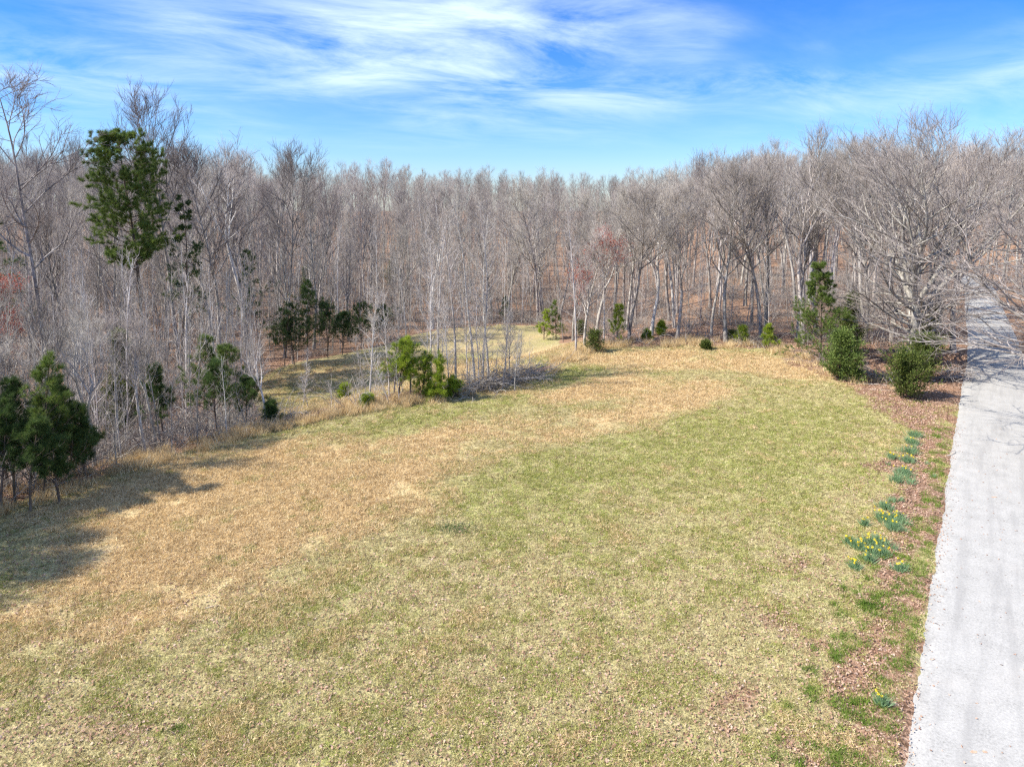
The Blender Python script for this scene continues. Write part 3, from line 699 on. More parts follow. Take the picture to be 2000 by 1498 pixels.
# --- the big spreading oak by the lane and its neighbours
hero('spreading_oak', 1785, 712, 205, 'huge spreading bare oak with low sweeping pale limbs behind the cedar bushes', 520, r0=0.52, bole=0.24, nl=66, ang=42, llen=0.44, wander=0.17, up=0.085, n2=9, n3=8, n4=4,
     fork=6, lowlimbs=26, lowlen=7.6, mats=('oak', 'twigmid'), profile='round', wt=0.05, tw=0.010, k1=6)
hero('bare_tree', 1862, 690, 240, 'large bare tree between the spreading oak and the lane', 521, r0=0.26, bole=0.3, nl=28, ang=50, llen=0.34, wander=0.18, n2=9, n3=7, n4=5, mats=('oak', 'twig'))
hero('bare_tree', 1690, 668, 250, 'bare tree filling the gap left of the spreading oak', 522, r0=0.22, bole=0.35, nl=26, ang=46, llen=0.33, wander=0.15, n2=9, n3=7, n4=5)

# --- off the right edge: broad tree whose limbs hang over the lane, throwing twig shade on it
def right_tree():
    x, y = 31.6, 37.0
    tr, cr, _ = hardwood(530, H=17, bole=0.3, r0=0.42, nl=30, ang=55, llen=0.42, wander=0.18, up=0.06, n2=8, n3=6, n4=4, lowlimbs=17, lowlen=9.0, mats=('oak', 'twigmid'), profile='round', tw=0.010, k1=6)
    place_tree('overhanging_oak', (tr, cr), x, y, 'bare oak at the right edge reaching pale limbs over the lane', 'bare tree')
    x, y = 58.0, 62.0
    tr, cr, _ = hardwood(531, H=21, bole=0.25, r0=0.40, nl=34, ang=60, llen=0.42, wander=0.20, up=0.05, n2=9, n3=7, n4=5, low=0.2, mats=('oak', 'twig'), profile='round', k1=6)
    place_tree('bare_tree', (tr, cr), x, y, 'large bare tree across the lane with thick crooked upper limbs', 'bare tree')
    hero_xy.extend([(31.6, 37.0), (58, 62)])
right_tree()
for k, (x, y, H) in enumerate(((-30.5, 21.5, 13.0), (-33.0, 15.5, 15.0), (-28.6, 25.6, 11.0), (-27.4, 28.6, 9.0))):
    place_tree('bare_tree', hardwood(540 + k, H=H, bole=0.2, r0=0.2, nl=34, ang=48, llen=0.3, n2=8, n3=7, n4=4, tw=0.012)[:2], x, y, ('tree just outside the left edge of the picture whose shade reaches the lawn', 'second tree outside the left edge nearest the camera', 'lower tree beyond the left picture edge beside the shaded pines', 'lowest tree beyond the left picture edge touching the shaded pines')[k], 'bare tree')

# --- red maple
def red_maple(px, pb, pt, seed, label, frac):
    x, y, H = fit(px, pb, pt)
    tr, cr, tips = hardwood(seed, H=H, r0=0.14, bole=0.28, nl=24, ang=42, llen=0.34, wander=0.12, n2=7, n3=6, n4=4)
    rng = np.random.default_rng(seed); n = int(len(tips) * frac)
    c = tips[rng.choice(len(tips), 13)]                       # buds flush in clusters
    d = np.min(np.linalg.norm(tips[:, None] - c[None], axis=2), axis=1)
    sel = tips[(d < 1.0) & (rng.random(len(tips)) < 0.6)]
    F = Geo(); a = np.repeat(sel, 5, 0) + rng.normal(size=(len(sel) * 5, 3)) * 0.12
    F.blades(a, a + nrm(rng.normal(size=a.shape)) * 0.12, 0.075, 0, rng)
    e = place_tree('red_maple', (tr, cr, F.mesh('buds', [M['redbud']], False)), x, y, label, 'bare tree', parts=('trunk', 'crown', 'buds'))
    hero_xy.append((x, y))
red_maple(1142, 678, 420, 540, 'slender maple flushed with red buds above the field corner', 1)
red_maple(28, 830, 520, 541, 'small maple with red buds low at the left edge of the picture', 1)

# --- white stemmed saplings in the hedge line between the field and the meadow
WS = [(722, 785, 560, 'thin pale sapling left of the bright green pines'), (770, 770, 600, 'short pale sapling close behind the bright green pines'),
      (842, 765, 470, 'white stemmed young tree just right of the bright green pines'), (858, 755, 400, 'tall white young tree with high upswept branches in the hedge line'),
      (890, 768, 385, 'dark stemmed slender tree above the low yellow green pine bush'), (928, 752, 378, 'leftmost of three close white stems over the brush heap'),
      (942, 748, 395, 'middle of three close white stems over the brush heap'), (954, 744, 410, 'rightmost of three close white stems over the brush heap'),
      (995, 735, 610, 'short dark sapling at the right end of the brush heap'), (792, 690, 470, 'forking white sapling at the far side of the meadow'),
      (1125, 690, 400, 'slender grey sapling beside the green patch at the field corner'), (1180, 668, 440, 'slim sapling between the cedar bush and the pointed pine')]
for i, (px, pb, pt, lab) in enumerate(WS):
    x, y, H = fit(px, pb, pt)
    me = sapling(600 + i, H=H, r0=0.04 + H * 0.0048, n1=34, n2=7, n3=4, ang=50 if i != 3 else 40, llen=0.20 if H > 8 else 0.26, bole=0.22, lean=0.03,
                 mats=('bark', 'twig') if i in (4, 8) else ('pale', 'paletwig'), tw=0.010)
    obj('young_tree', me, loc=(x, y, gz(x, y)), label=lab, category='young tree')
    hero_xy.append((x, y))

def extra_pale():
    rng = np.random.default_rng(9)
    ms = [sapling(650 + k, H=9, r0=0.06, n1=34, n2=6, n3=3, ang=44, llen=0.19, bole=0.2, lean=0.03, mats=('pale', 'paletwig')) for k in range(3)]
    for k in range(19):
        px = 590 + 450 * rng.random(); x, y, z = at(px, 812 - 0.11 * (px - 600) - 30 * rng.random()); h = (0.3 + 0.75 * rng.random() ** 1.3) * (0.5 if px < 740 else 1)
        obj('young_tree', ms[k % 3], loc=(x, y, z), rz=rng.random() * 6.28, sc=(0.5 + 0.5 * h, 0.5 + 0.5 * h, h), label='thin pale stemmed sapling among the hedge line trees in front of the meadow', category='young tree', group='thin pale saplings in the hedge line')
extra_pale()
# --- pines
def put_pine(px, pb, pt, label, seed, name='pine_tree', **kw):
    x, y, H = fit(px, pb, pt)
    ms = pine(seed, H=H, **kw)
    place_tree(name, ms, x, y, label, 'pine tree', parts=('trunk', 'needles')); hero_xy.append((x, y))
put_pine(276, 760, 262, 'big pine with a dense rounded dark green crown on a bare trunk', 700, spread=3.0, t0=0.47, nb=84, tufts=8, nn=30, nl=0.34, nw=0.022, r0=0.24, bang=74, profile='round', sub=7, up=0.06)
put_pine(352, 742, 375, 'slender pine with layered dark sprays beside the very tall bare tree', 701, spread=2.2, t0=0.40, nb=30, tufts=5, nn=14, nl=0.26, nw=0.024, r0=0.17, bang=84, sub=9, mat='pinedark', up=0.0)
put_pine(8, 800, 330, 'shadowy tall pine half out of frame at the left edge', 702, spread=3.0, t0=0.35, nb=34, tufts=5, nn=14, nl=0.28, nw=0.024, r0=0.2, bang=78, sub=5, mat='pinedark', up=0.0)
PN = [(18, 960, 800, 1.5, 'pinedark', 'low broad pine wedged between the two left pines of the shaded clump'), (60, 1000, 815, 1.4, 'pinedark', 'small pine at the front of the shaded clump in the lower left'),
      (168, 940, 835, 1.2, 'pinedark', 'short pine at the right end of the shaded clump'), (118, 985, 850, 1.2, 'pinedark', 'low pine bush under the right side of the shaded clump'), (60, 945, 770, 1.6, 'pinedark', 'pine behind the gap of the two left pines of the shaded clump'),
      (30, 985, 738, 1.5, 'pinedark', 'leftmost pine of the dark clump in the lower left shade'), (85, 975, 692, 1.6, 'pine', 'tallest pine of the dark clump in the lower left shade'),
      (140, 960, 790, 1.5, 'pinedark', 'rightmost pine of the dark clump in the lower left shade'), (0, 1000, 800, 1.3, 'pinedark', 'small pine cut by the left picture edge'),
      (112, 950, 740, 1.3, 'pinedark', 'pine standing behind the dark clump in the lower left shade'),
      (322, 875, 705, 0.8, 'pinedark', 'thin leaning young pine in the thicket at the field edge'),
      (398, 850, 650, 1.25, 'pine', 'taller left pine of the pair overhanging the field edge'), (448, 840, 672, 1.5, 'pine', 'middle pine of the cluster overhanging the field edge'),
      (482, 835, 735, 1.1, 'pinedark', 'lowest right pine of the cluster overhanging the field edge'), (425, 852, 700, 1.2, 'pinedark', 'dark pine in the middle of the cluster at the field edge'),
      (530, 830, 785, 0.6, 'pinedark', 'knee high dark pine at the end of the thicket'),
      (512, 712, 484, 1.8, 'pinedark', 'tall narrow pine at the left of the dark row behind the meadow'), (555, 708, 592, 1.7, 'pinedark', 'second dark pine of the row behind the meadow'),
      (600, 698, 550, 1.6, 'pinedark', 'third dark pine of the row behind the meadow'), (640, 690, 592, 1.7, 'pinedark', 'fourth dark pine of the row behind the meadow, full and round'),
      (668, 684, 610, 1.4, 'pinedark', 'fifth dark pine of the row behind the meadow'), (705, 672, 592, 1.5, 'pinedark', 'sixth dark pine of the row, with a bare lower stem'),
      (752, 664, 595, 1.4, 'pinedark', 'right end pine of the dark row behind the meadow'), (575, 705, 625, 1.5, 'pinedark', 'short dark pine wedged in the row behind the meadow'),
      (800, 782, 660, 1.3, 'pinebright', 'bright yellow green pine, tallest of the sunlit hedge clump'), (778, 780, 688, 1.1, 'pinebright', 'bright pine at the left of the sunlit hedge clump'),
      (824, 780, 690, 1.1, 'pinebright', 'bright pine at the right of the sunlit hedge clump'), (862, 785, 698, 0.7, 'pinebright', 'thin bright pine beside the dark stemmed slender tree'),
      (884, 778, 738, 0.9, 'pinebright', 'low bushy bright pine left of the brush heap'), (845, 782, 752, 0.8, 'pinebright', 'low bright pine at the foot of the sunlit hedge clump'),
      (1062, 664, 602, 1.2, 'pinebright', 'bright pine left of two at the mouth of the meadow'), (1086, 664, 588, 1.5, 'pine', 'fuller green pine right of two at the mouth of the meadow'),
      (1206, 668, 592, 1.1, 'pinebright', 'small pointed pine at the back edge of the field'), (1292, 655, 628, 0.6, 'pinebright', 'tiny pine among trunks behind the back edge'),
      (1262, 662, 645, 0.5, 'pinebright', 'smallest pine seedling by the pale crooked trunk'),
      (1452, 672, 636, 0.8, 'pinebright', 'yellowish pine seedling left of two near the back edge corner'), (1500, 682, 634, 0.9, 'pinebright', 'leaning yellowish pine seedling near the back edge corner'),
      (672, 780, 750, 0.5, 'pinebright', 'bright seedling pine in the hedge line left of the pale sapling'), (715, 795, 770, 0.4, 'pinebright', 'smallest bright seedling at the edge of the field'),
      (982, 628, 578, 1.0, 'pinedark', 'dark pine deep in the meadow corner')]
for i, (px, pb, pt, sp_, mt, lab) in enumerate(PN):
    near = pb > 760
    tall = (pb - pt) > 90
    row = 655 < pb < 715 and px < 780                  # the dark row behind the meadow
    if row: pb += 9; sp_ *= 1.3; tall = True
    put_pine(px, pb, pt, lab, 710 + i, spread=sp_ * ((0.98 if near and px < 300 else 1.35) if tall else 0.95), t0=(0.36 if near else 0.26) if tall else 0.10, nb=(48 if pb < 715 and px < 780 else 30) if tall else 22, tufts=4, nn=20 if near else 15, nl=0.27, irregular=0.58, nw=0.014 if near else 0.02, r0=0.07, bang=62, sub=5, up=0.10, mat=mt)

put_pine(1602, 705, 505, 'tall light green conifer with feathery sprays at the field edge behind the low cedar bush', 790, spread=3.0, t0=0.06, nb=62, tufts=6, nn=14, nl=0.26, nw=0.024, r0=0.12, bang=74, sub=7, up=0.05, irregular=0.4)
# --- cedars
CD = [(1772, 778, 690, 2.15, 'cedar', 'oval', 'big rounded dark cedar bush at the end of the field next to the leaf strip'),
      (1800, 745, 655, 1.7, 'cedar', 'oval', 'dark cedar rising behind the big rounded cedar bush'),
      (1640, 742, 645, 1.9, 'cedarlight', 'oval', 'full mid green cedar bush at the field edge left of the oak'),
      (1672, 748, 690, 1.1, 'cedarlight', 'oval', 'low cedar bush touching the right side of the mid green cedar'),
      (1655, 690, 570, 2.0, 'cedar', 'cone', 'dim green conifer behind the oak limbs'), (1815, 690, 590, 1.7, 'cedar', 'cone', 'dim cedar in the shade behind the oak trunk'),
      (1160, 688, 646, 1.0, 'cedar', 'oval', 'rounded dark cedar bush at the field corner'), (1432, 668, 648, 0.8, 'cedar', 'oval', 'small round green bush by the dark trunked tree at the back edge'),
      (1380, 683, 668, 0.35, 'cedar', 'oval', 'tiny green bush alone on the back rim of the field'), (1135, 655, 628, 0.9, 'cedar', 'oval', 'dim green bush behind the slender grey sapling'),
      (240, 850, 640, 2.0, 'cedar', 'cone', 'shadowy cedar deep in the left thicket'), (600, 600, 520, 1.8, 'cedar', 'cone', 'small dark evergreen far back in the left wood'),
      (765, 560, 500, 2.2, 'cedar', 'cone', 'dull green evergreen far back behind the meadow')]
for i, (px, pb, pt, R, mt, shp, lab) in enumerate(CD):
    x, y, H = fit(px, pb, pt)
    big = R > 1.5
    ms = cedar(800 + i, H, R, mt, nb=int(60 + 30 * H if big else 60), nsp=12 if big else 9, nf=5, blade=0.20, shape=shp)
    place_tree('cedar_bush' if shp == 'oval' else 'cedar_tree', ms, x, y, lab, 'cedar', parts=('trunk', 'foliage')); hero_xy.append((x, y))

# --- the wood
rngw = np.random.default_rng(77)
HX = np.array(hero_xy)
def clear_of_heroes(x, y, r):
    return np.min((x[:, None] - HX[None, :, 0]) ** 2 + (y[:, None] - HX[None, :, 1]) ** 2, axis=1) > r * r
def tall_ok(x, y):
    s = left_s(x, y); leftside = x < 8
    ok = free(x, y, 1.2) & inview(x, y, 0.15) & clear_of_heroes(x, y, 2.3)
    ok &= ~((y < 66) & (s < 13) & (s > -30) & (x < 9))            # the low thicket along the left edge
    ok &= ~((x < -0.1 * y) & (np.hypot(x, y) < 58)) & ~((x < 12) & (y < 66))
    ok &= ~((x > 9) & (x < 36) & (y < 67))                        # keep the field corner for the cedars
    ok &= ~((road_d(x, y) < 7) & (y < 60))
    return ok
pts = scatter(rngw, 26000, -240, 270, 14, 310, 4.5, tall_ok)
dist = np.hypot(pts[:, 0], pts[:, 1]); pts = pts[(dist < 105) | (rngw.random(len(pts)) < 0.72)]; dist = np.hypot(pts[:, 0], pts[:, 1]); pts = pts[np.argsort(dist)]
def zone(x, y):
    if road_d(np.array([x]), np.array([y]))[0] and x > np.interp(y, RL[:, 1][:700], RL[:, 0][:700]) and y < 150:
        return 'tall bare hardwood in the wood across the lane', 'bare trees across the lane'
    if x < -0.30 * y: return 'tall bare hardwood in the wood at the left of the meadow', 'bare trees left of the meadow'
    if x < 0.12 * y: return 'tall bare hardwood in the wood behind the meadow', 'bare trees behind the meadow'
    return 'tall bare hardwood in the wood behind the back rim of the field', 'bare trees behind the field rim'
def wood_height(x, y):
    b = 19.0 + 3.0 * float(sstep(-x / y, 0.2, 0.5)) + 3.6 * float(sstep(x / y, 0.12, 0.5))
    return b * (0.70 + 0.38 * rngw.random() + 0.20 * (rngw.random() < 0.14))
N_IND = 282
for i, (x, y) in enumerate(pts[:N_IND]):
    lab, grp = zone(x, y); H = wood_height(x, y); v = HW[int(rngw.integers(len(HW)))]
    s = H / 20; w = s * (0.75 + 0.3 * rngw.random())
    place_tree('bare_tree', v, x, y, lab, 'bare tree', grp, rz=rngw.random() * 6.28, sc=(w, w, s), tilt=(rngw.normal() * 0.025, rngw.normal() * 0.025))

def px_of(x, y): return 1000 + 1334 * x / (y * cp + CAM_H * sp)
# young trees along the left edge of the field, whose shade falls on the lawn
ed = resample(LEFT_EDGE[2:-2], 1.05); ed = ed[ed[:, 0] < -14.5]
for k, (x, y) in enumerate(ed):
    if 360 < px_of(x, y) < 530: continue
    o_ = 1.2 + 3.0 * rngw.random(); x, y = x - 0.74 * o_, y + 0.672 * o_; q = (0.30 + 0.22 * rngw.random()); w = q * 1.15
    place_tree('young_bare_tree', HW[int(rngw.integers(len(HW)))], x, y, 'young bare tree in the front row of the left thicket facing the lawn', 'bare tree', 'young trees fronting the left thicket', rz=rngw.random() * 6.28, sc=(w, w, q), tilt=(rngw.normal() * 0.05, rngw.normal() * 0.05))

# instancing stuff through geometry nodes
KEEP = []
def gn_scatter(name, P, R, S, protos, kind='stuff', label=None):
    """one object: instances of small meshes on points with stored rotation and scale"""
    me = bpy.data.meshes.new(name); me.vertices.add(len(P)); me.vertices.foreach_set('co', np.asarray(P, np.float32).ravel())
    a = me.attributes.new('rot', 'FLOAT_VECTOR', 'POINT'); a.data.foreach_set('vector', np.asarray(R, np.float32).ravel())
    a = me.attributes.new('scl', 'FLOAT_VECTOR', 'POINT'); S = np.asarray(S, np.float32)
    if S.ndim == 1: S = np.repeat(S[:, None], 3, 1)
    a.data.foreach_set('vector', S.ravel())
    a = me.attributes.new('pick', 'INT', 'POINT'); a.data.foreach_set('value', np.random.default_rng(len(P)).integers(0, len(protos), len(P)).astype(np.int32))
    o = obj(name, me, kind=kind)
    if label: o['label'] = label
    g = bpy.data.node_groups.new(name + '_nodes', 'GeometryNodeTree')
    g.interface.new_socket('Geometry', in_out='INPUT', socket_type='NodeSocketGeometry'); g.interface.new_socket('Geometry', in_out='OUTPUT', socket_type='NodeSocketGeometry')
    gi, go = g.nodes.new('NodeGroupInput'), g.nodes.new('NodeGroupOutput')
    m2p = g.nodes.new('GeometryNodeMeshToPoints'); g.links.new(gi.outputs[0], m2p.inputs['Mesh'])
    g2i = g.nodes.new('GeometryNodeGeometryToInstance')
    for k, pm in enumerate(protos):
        po = bpy.data.objects.new(name + '_piece', pm); KEEP.append(po)
        oi = g.nodes.new('GeometryNodeObjectInfo'); oi.inputs['Object'].default_value = po; oi.inputs['As Instance'].default_value = False
        g.links.new(oi.outputs['Geometry'], g2i.inputs[0])
    iop = g.nodes.new('GeometryNodeInstanceOnPoints')
    g.links.new(m2p.outputs[0], iop.inputs['Points']); g.links.new(g2i.outputs[0], iop.inputs['Instance'])
    iop.inputs['Pick Instance'].default_value = True
    for an, typ, sock in (('rot', 'FLOAT_VECTOR', 'Rotation'), ('scl', 'FLOAT_VECTOR', 'Scale'), ('pick', 'INT', 'Instance Index')):
        na = g.nodes.new('GeometryNodeInputNamedAttribute'); na.data_type = typ; na.inputs['Name'].default_value = an
        g.links.new([s for s in na.outputs if s.enabled][0], iop.inputs[sock])
    g.links.new(iop.outputs[0], go.inputs[0])
    md = o.modifiers.new('scatter', 'NODES'); md.node_group = g
    return o
far = pts[N_IND:]
far_protos = [hardwood(900 + k, H=20, bole=0.36, r0=0.24, nl=20, ang=38, llen=0.22, n2=5, n3=4, n4=2, fork=(0, 2, 0, 3)[k], joined=True, name='far_tree', tw=0.011, l3len=1.5, l4len=0.75) for k in range(4)]
hs_ = np.array([wood_height(a, b) for a, b in far]) / 20
Rr = np.zeros((len(far), 3)); Rr[:, 2] = rngw.random(len(far)) * 6.28
gn_scatter('distant_woods', np.c_[far, zfun(far[:, 0], far[:, 1])], Rr, np.c_[hs_ * 0.9, hs_ * 0.9, hs_], far_protos, label='mass of bare grey wood filling in behind the nearer trees')

# --- saplings and brush
def window(x, y):                                   # the thicket is thin here: one looks through it to the meadow and its pines
    p = px_of(x, y); return (p > 495) & (p < 780) & (y < 72)
def sap_ok(x, y):
    s = left_s(x, y)
    return ~window(x, y) & free(x, y, 0.2) & inview(x, y, 0.08) & (road_d(x, y) > ROAD_W / 2 + 3) & ~((x > 24) & (x < 34) & (y < 60)) & clear_of_heroes(x, y, 0.7)
sp_pts = scatter(rngw, 18000, -100, 110, 20, 150, 1.1, sap_ok)
s_ = left_s(sp_pts[:, 0], sp_pts[:, 1]); edge = np.exp(-np.clip(s_, 0, 99) / 16) * (sp_pts[:, 0] < 5)
keep = rngw.random(len(sp_pts)) < np.where(sp_pts[:, 0] < 5, 0.50 + 0.50 * edge, 0.18)
sp_pts = sp_pts[keep]; sp_pts = sp_pts[np.argsort(np.hypot(*sp_pts.T))]
near_s, rest_s = sp_pts[:280], sp_pts[280:]
def sap_h(x, y):
    s = left_s(x, y)
    if x < 7: return np.clip(5.2 + 0.55 * max(s, 0), 4.5, 12) * (0.6 + 0.6 * rngw.random())
    return 8.5 * (0.4 + 0.9 * rngw.random())
for i, (x, y) in enumerate(near_s):
    h = sap_h(x, y) / 8
    zn = 'thin bare sapling in the thicket left of the field' if x < -0.1 * y else ('thin bare sapling under the trees behind the meadow' if x < 0.12 * y else 'thin bare sapling under the trees behind the field')
    w = h * 0.5 + 0.45
    obj('sapling', SAP[int(rngw.integers(len(SAP)))], loc=(x, y, gz(x, y)), rz=rngw.random() * 6.28, sc=(w, w, h), label=zn, category='sapling', group=zn.replace('thin bare sapling', 'thin bare saplings'))
if len(rest_s):
    h = np.array([sap_h(a, b) for a, b in rest_s]) / 8; Rr = np.zeros((len(h), 3)); Rr[:, 2] = rngw.random(len(h)) * 6.28
    gn_scatter('undergrowth_saplings', np.c_[rest_s, zfun(*rest_s.T)], Rr, np.c_[h * .5 + .45, h * .5 + .45, h], SAP, label='mass of thin saplings further back under the trees')
def br_ok(x, y): return (~window(x, y) | (rngw.random(len(x)) < 0.25)) & free(x, y, 0.5) & inview(x, y, 0.08) & (road_d(x, y) > ROAD_W / 2 + 2.5) & ~((x > 24) & (x < 33) & (y < 56))
bp_ = scatter(rngw, 15000, -95, 100, 18, 130, 1.1, br_ok)
s_ = left_s(bp_[:, 0], bp_[:, 1]); keep = rngw.random(len(bp_)) < np.where((bp_[:, 0] < 4) & (s_ < 30), 0.62, 0.30) * np.where((s_ < 9) & (bp_[:, 0] > -14) & (bp_[:, 0] < 4), 0.3, 1)
bp_ = bp_[keep]
ee = resample(LEFT_EDGE[2:-2], 0.7); ee = ee[ee[:, 0] < -15.5]
ee = ee + np.array([-0.74, 0.672]) * (1.0 + 2.6 * rngw.random((len(ee), 1))); bp_ = np.concatenate([bp_, ee])
h = (0.45 + 0.9 * rngw.random(len(bp_))); Rr = np.zeros((len(h), 3)); Rr[:, 2] = rngw.random(len(h)) * 6.28
gn_scatter('undergrowth', np.c_[bp_, zfun(*bp_.T)], Rr, h, BR, label='tangled leafless undergrowth along the wood edge')

# heap of cut branches at the hedge line
def heap(seed, pts_px, label, name='brush_heap', n=260, hh=0.7):
    rng = np.random.default_rng(seed); G = Geo(); W = np.array([rxy(*p) for p in pts_px])
    u = rng.random(n) * (len(W) - 1); i0 = np.minimum(u.astype(int), len(W) - 2); f = (u - i0)[:, None]
    c = W[i0] * (1 - f) + W[i0 + 1] * f + rng.normal(size=(n, 2)) * 0.55
    a = np.arctan2(W[-1, 1] - W[0, 1], W[-1, 0] - W[0, 0]) + rng.normal(size=n) * 0.7 + math.pi * (rng.random(n) < 0.5)
    c0 = W.mean(0); z0 = gz(*c0)
    zz = zfun(c[:, 0], c[:, 1]) - z0 + 0.05 + hh * rng.random(n) ** 1.5
    P, R = grow(rng, np.c_[c - c0, zz], np.c_[np.cos(a), np.sin(a), rng.normal(size=n) * 0.15 + 0.1], 1.2 + 1.6 * rng.random(n), np.full(n, 0.03), np.full(n, 0.01), 6, 0.16, 0, 0.10)
    G.tubes(P, R, 4)
    s2, d2, rr, t2, p2 = spawn(rng, P, R, 6, 0.25, 1.0, 38, 12)
    P2, R2 = grow(rng, s2, d2, 0.6 * (0.5 + rng.random(len(t2))), np.full(len(t2), 0.012), np.full(len(t2), 0.006), 3, 0.15, 0)
    G.tubes(P2, R2, 3)
    s3, d3, rr, t3, p3 = spawn(rng, P2, R2, 3, 0.3, 1.0, 36, 12); G.cones(s3, s3 + d3 * 0.25, np.full(len(t3), 0.006))
    obj(name, G.mesh(name, [M['oak']]), loc=(c0[0], c0[1], z0), label=label, category='brush heap')
heap(1, ((905, 772), (960, 758), (1010, 745), (1060, 732)), 'long grey heap of cut branches at the foot of the white saplings')
heap(2, ((1690, 735), (1740, 742)), 'small heap of dead branches between the cedar bushes', n=60, hh=0.4)
heap(3, ((1840, 745), (1880, 735)), 'dead branches lying beside the lane behind the big cedar bush', n=60, hh=0.4)

# ------------------------------------------------------------------ grass and leaves
def tuft(seed, n, h, r, w, mat, lean=0.5):
    rng = np.random.default_rng(seed); G = Geo()
    a = np.c_[rng.normal(size=(n, 2)) * r * 0.5, np.zeros(n)]
    d = nrm(np.c_[rng.normal(size=(n, 2)) * lean, np.ones(n)])
    G.needles(a, a + d * (h * (0.5 + 0.8 * rng.random(n)))[:, None], w, 0, rng)
    return G.mesh('tuft', [M[mat]], False)
def leafm(seed):
    rng = np.random.default_rng(seed)
    a = np.linspace(0, 2 * math.pi, 7)[:-1]; r = 1 + 0.25 * rng.normal(size=6)
    V = np.c_[np.cos(a) * 0.055 * r, np.sin(a) * 0.035 * r, 0.015 * rng.normal(size=6)]
    V = np.vstack([V, [[0, 0, 0.012]]]); T = [(i, (i + 1) % 6, 6) for i in range(6)]
    return mesh_from('fallen_leaf', V, tris=T, mats=[M['leaf']])
rg = np.random.default_rng(5)
def ground_pts(n, rmax=75, rmin=12.5, p=1.0):
    r = rmin + (rmax - rmin) * rg.random(n) ** p
    th = (rg.random(n) - 0.5) * 2 * 0.80
    x = r * np.sin(th) ; y = r * np.cos(th)
    return x[inview(x, y, 0.03)], y[inview(x, y, 0.03)]
def grass_layer(name, n, prob, protos, s0, s1, label, rmax=75, tilt=0.15, p=1.0, grow_far=0.012, lift=0.0):
    x, y = ground_pts(n, rmax, p=p)
    dry, gr, lit, inf, inm, rd = masks(x, y)
    nz = fbm(x / 0.9, y / 0.9, 71, 3)
    k = (rg.random(len(x)) < prob(dry, gr, lit, inf, inm, rd, nz, x, y)) & (rd > -0.10)
    x, y = x[k], y[k]; m = len(x)
    s = (s0 + (s1 - s0) * rg.random(m)) * (1 + grow_far * np.hypot(x, y))
    R = np.c_[rg.normal(size=(m, 2)) * tilt, rg.random(m) * 6.28]
    gn_scatter(name, np.c_[x, y, zfun(x, y) + 0.02 + lift], R, s, protos, label=label)
    print(name, m)
dryT = [tuft(k, 16, 0.10, 0.15, 0.014, 'gdry', 2.0) for k in range(4)]
strT = [tuft(10 + k, 14, 0.08, 0.12, 0.011, 'gstraw', 1.9) for k in range(4)]
grnT = [tuft(20 + k, 14, 0.075, 0.10, 0.012, 'ggreen', 1.2) for k in range(4)]
briT = [tuft(30 + k, 26, 0.16, 0.16, 0.014, 'gbright', 0.7) for k in range(3)]
leafs = [leafm(k) for k in range(4)]
grass_layer('dormant_grass', 330000, lambda d, g, l, i, m, r, nz, x, y: np.clip(sstep(d + 1.5 * (nz - 0.5), 0.25, 0.6), 0, 1) * (1 - l) * np.maximum(i, m), dryT, 0.7, 1.3, 'tan dormant grass in broad bands over the field')
grass_layer('straw_grass', 260000, lambda d, g, l, i, m, r, nz, x, y: (1 - sstep(d, 0.3, 0.7)) * 0.85 * (1 - l) * np.maximum(i, m), strT, 0.7, 1.3, 'short straw coloured lawn grass')
grass_layer('green_grass', 330000, lambda d, g, l, i, m, r, nz, x, y: sstep(nz + 0.22 * g - 0.22 * np.clip(d, 0, 1), 0.44, 0.60) * (1 - 0.85 * l) * np.maximum(i, m), grnT, 0.6, 1.2, 'fresh green grass coming through the lawn')
tallT = [tuft(40 + k, 30, 0.42, 0.28, 0.016, 'gdry', 0.45) for k in range(3)]
def rough(d, g, l, i, m, r, nz, x, y):
    sd = poly_sd(x, y, FIELD); q = sstep(nz, 0.40, 0.62) * 0.55
    return np.where((sd > -0.9) & (sd < 2.6) & (r > 4), q * (1 - sstep(sd, 1.2, 2.6)) * np.where((x < -2) | (y > 60), 1, 0.3), 0)
grass_layer('rough_dead_grass', 200000, rough, tallT, 0.5, 1.1, 'taller dead grass left unmown where the lawn meets the wood')
grass_layer('bright_grass_tufts', 60000, lambda d, g, l, i, m, r, nz, x, y: np.where((r > 0) & (r < np.where(y < 27, 2.6, 0.9)) & (y < 46), sstep(fbm(x / 0.45, y / 0.45, 81, 2) + 0.13 * (r < 0.8), 0.56, 0.66), 0) , briT, 0.5, 1.0, 'bright green grass tufts along the lane edge', rmax=50)
grass_layer('fallen_leaves', 420000, lambda d, g, l, i, m, r, nz, x, y: np.clip(l * 0.9 + 0.05 + 0.13 * (1 - sstep(y, 17, 40)) * fbm(x / 2, y / 2, 15, 3), 0, 1) * (1 - 0.6 * (d > 0.5)), leafs, 0.3, 0.75, 'brown fallen leaves strewn over the verge and the wood floor', rmax=80, tilt=0.45, lift=0.02)
# shed leaves and grit blown onto the lane
def lane_litter():
    n = 2600; s = rg.integers(60, 420, n); off = np.where(rg.random(n) < 0.75, 0.1 + rg.exponential(0.18, n), rg.random(n) * ROAD_W)
    off = np.clip(off, 0.05, ROAD_W - 0.1)
    p = RL[s] + RN[s] * off[:, None] + rg.normal(size=(n, 2)) * 0.1
    z = zfun(p[:, 0], p[:, 1]) + 0.055 + 0.05 * (1 - (2 * off / ROAD_W - 1) ** 2)
    gn_scatter('lane_leaves', np.c_[p, z], np.c_[rg.normal(size=(n, 2)) * 0.2, rg.random(n) * 6.28], 0.25 + 0.5 * rg.random(n), leafs, label='crumbs of dead leaves caught on the lane')
lane_litter()

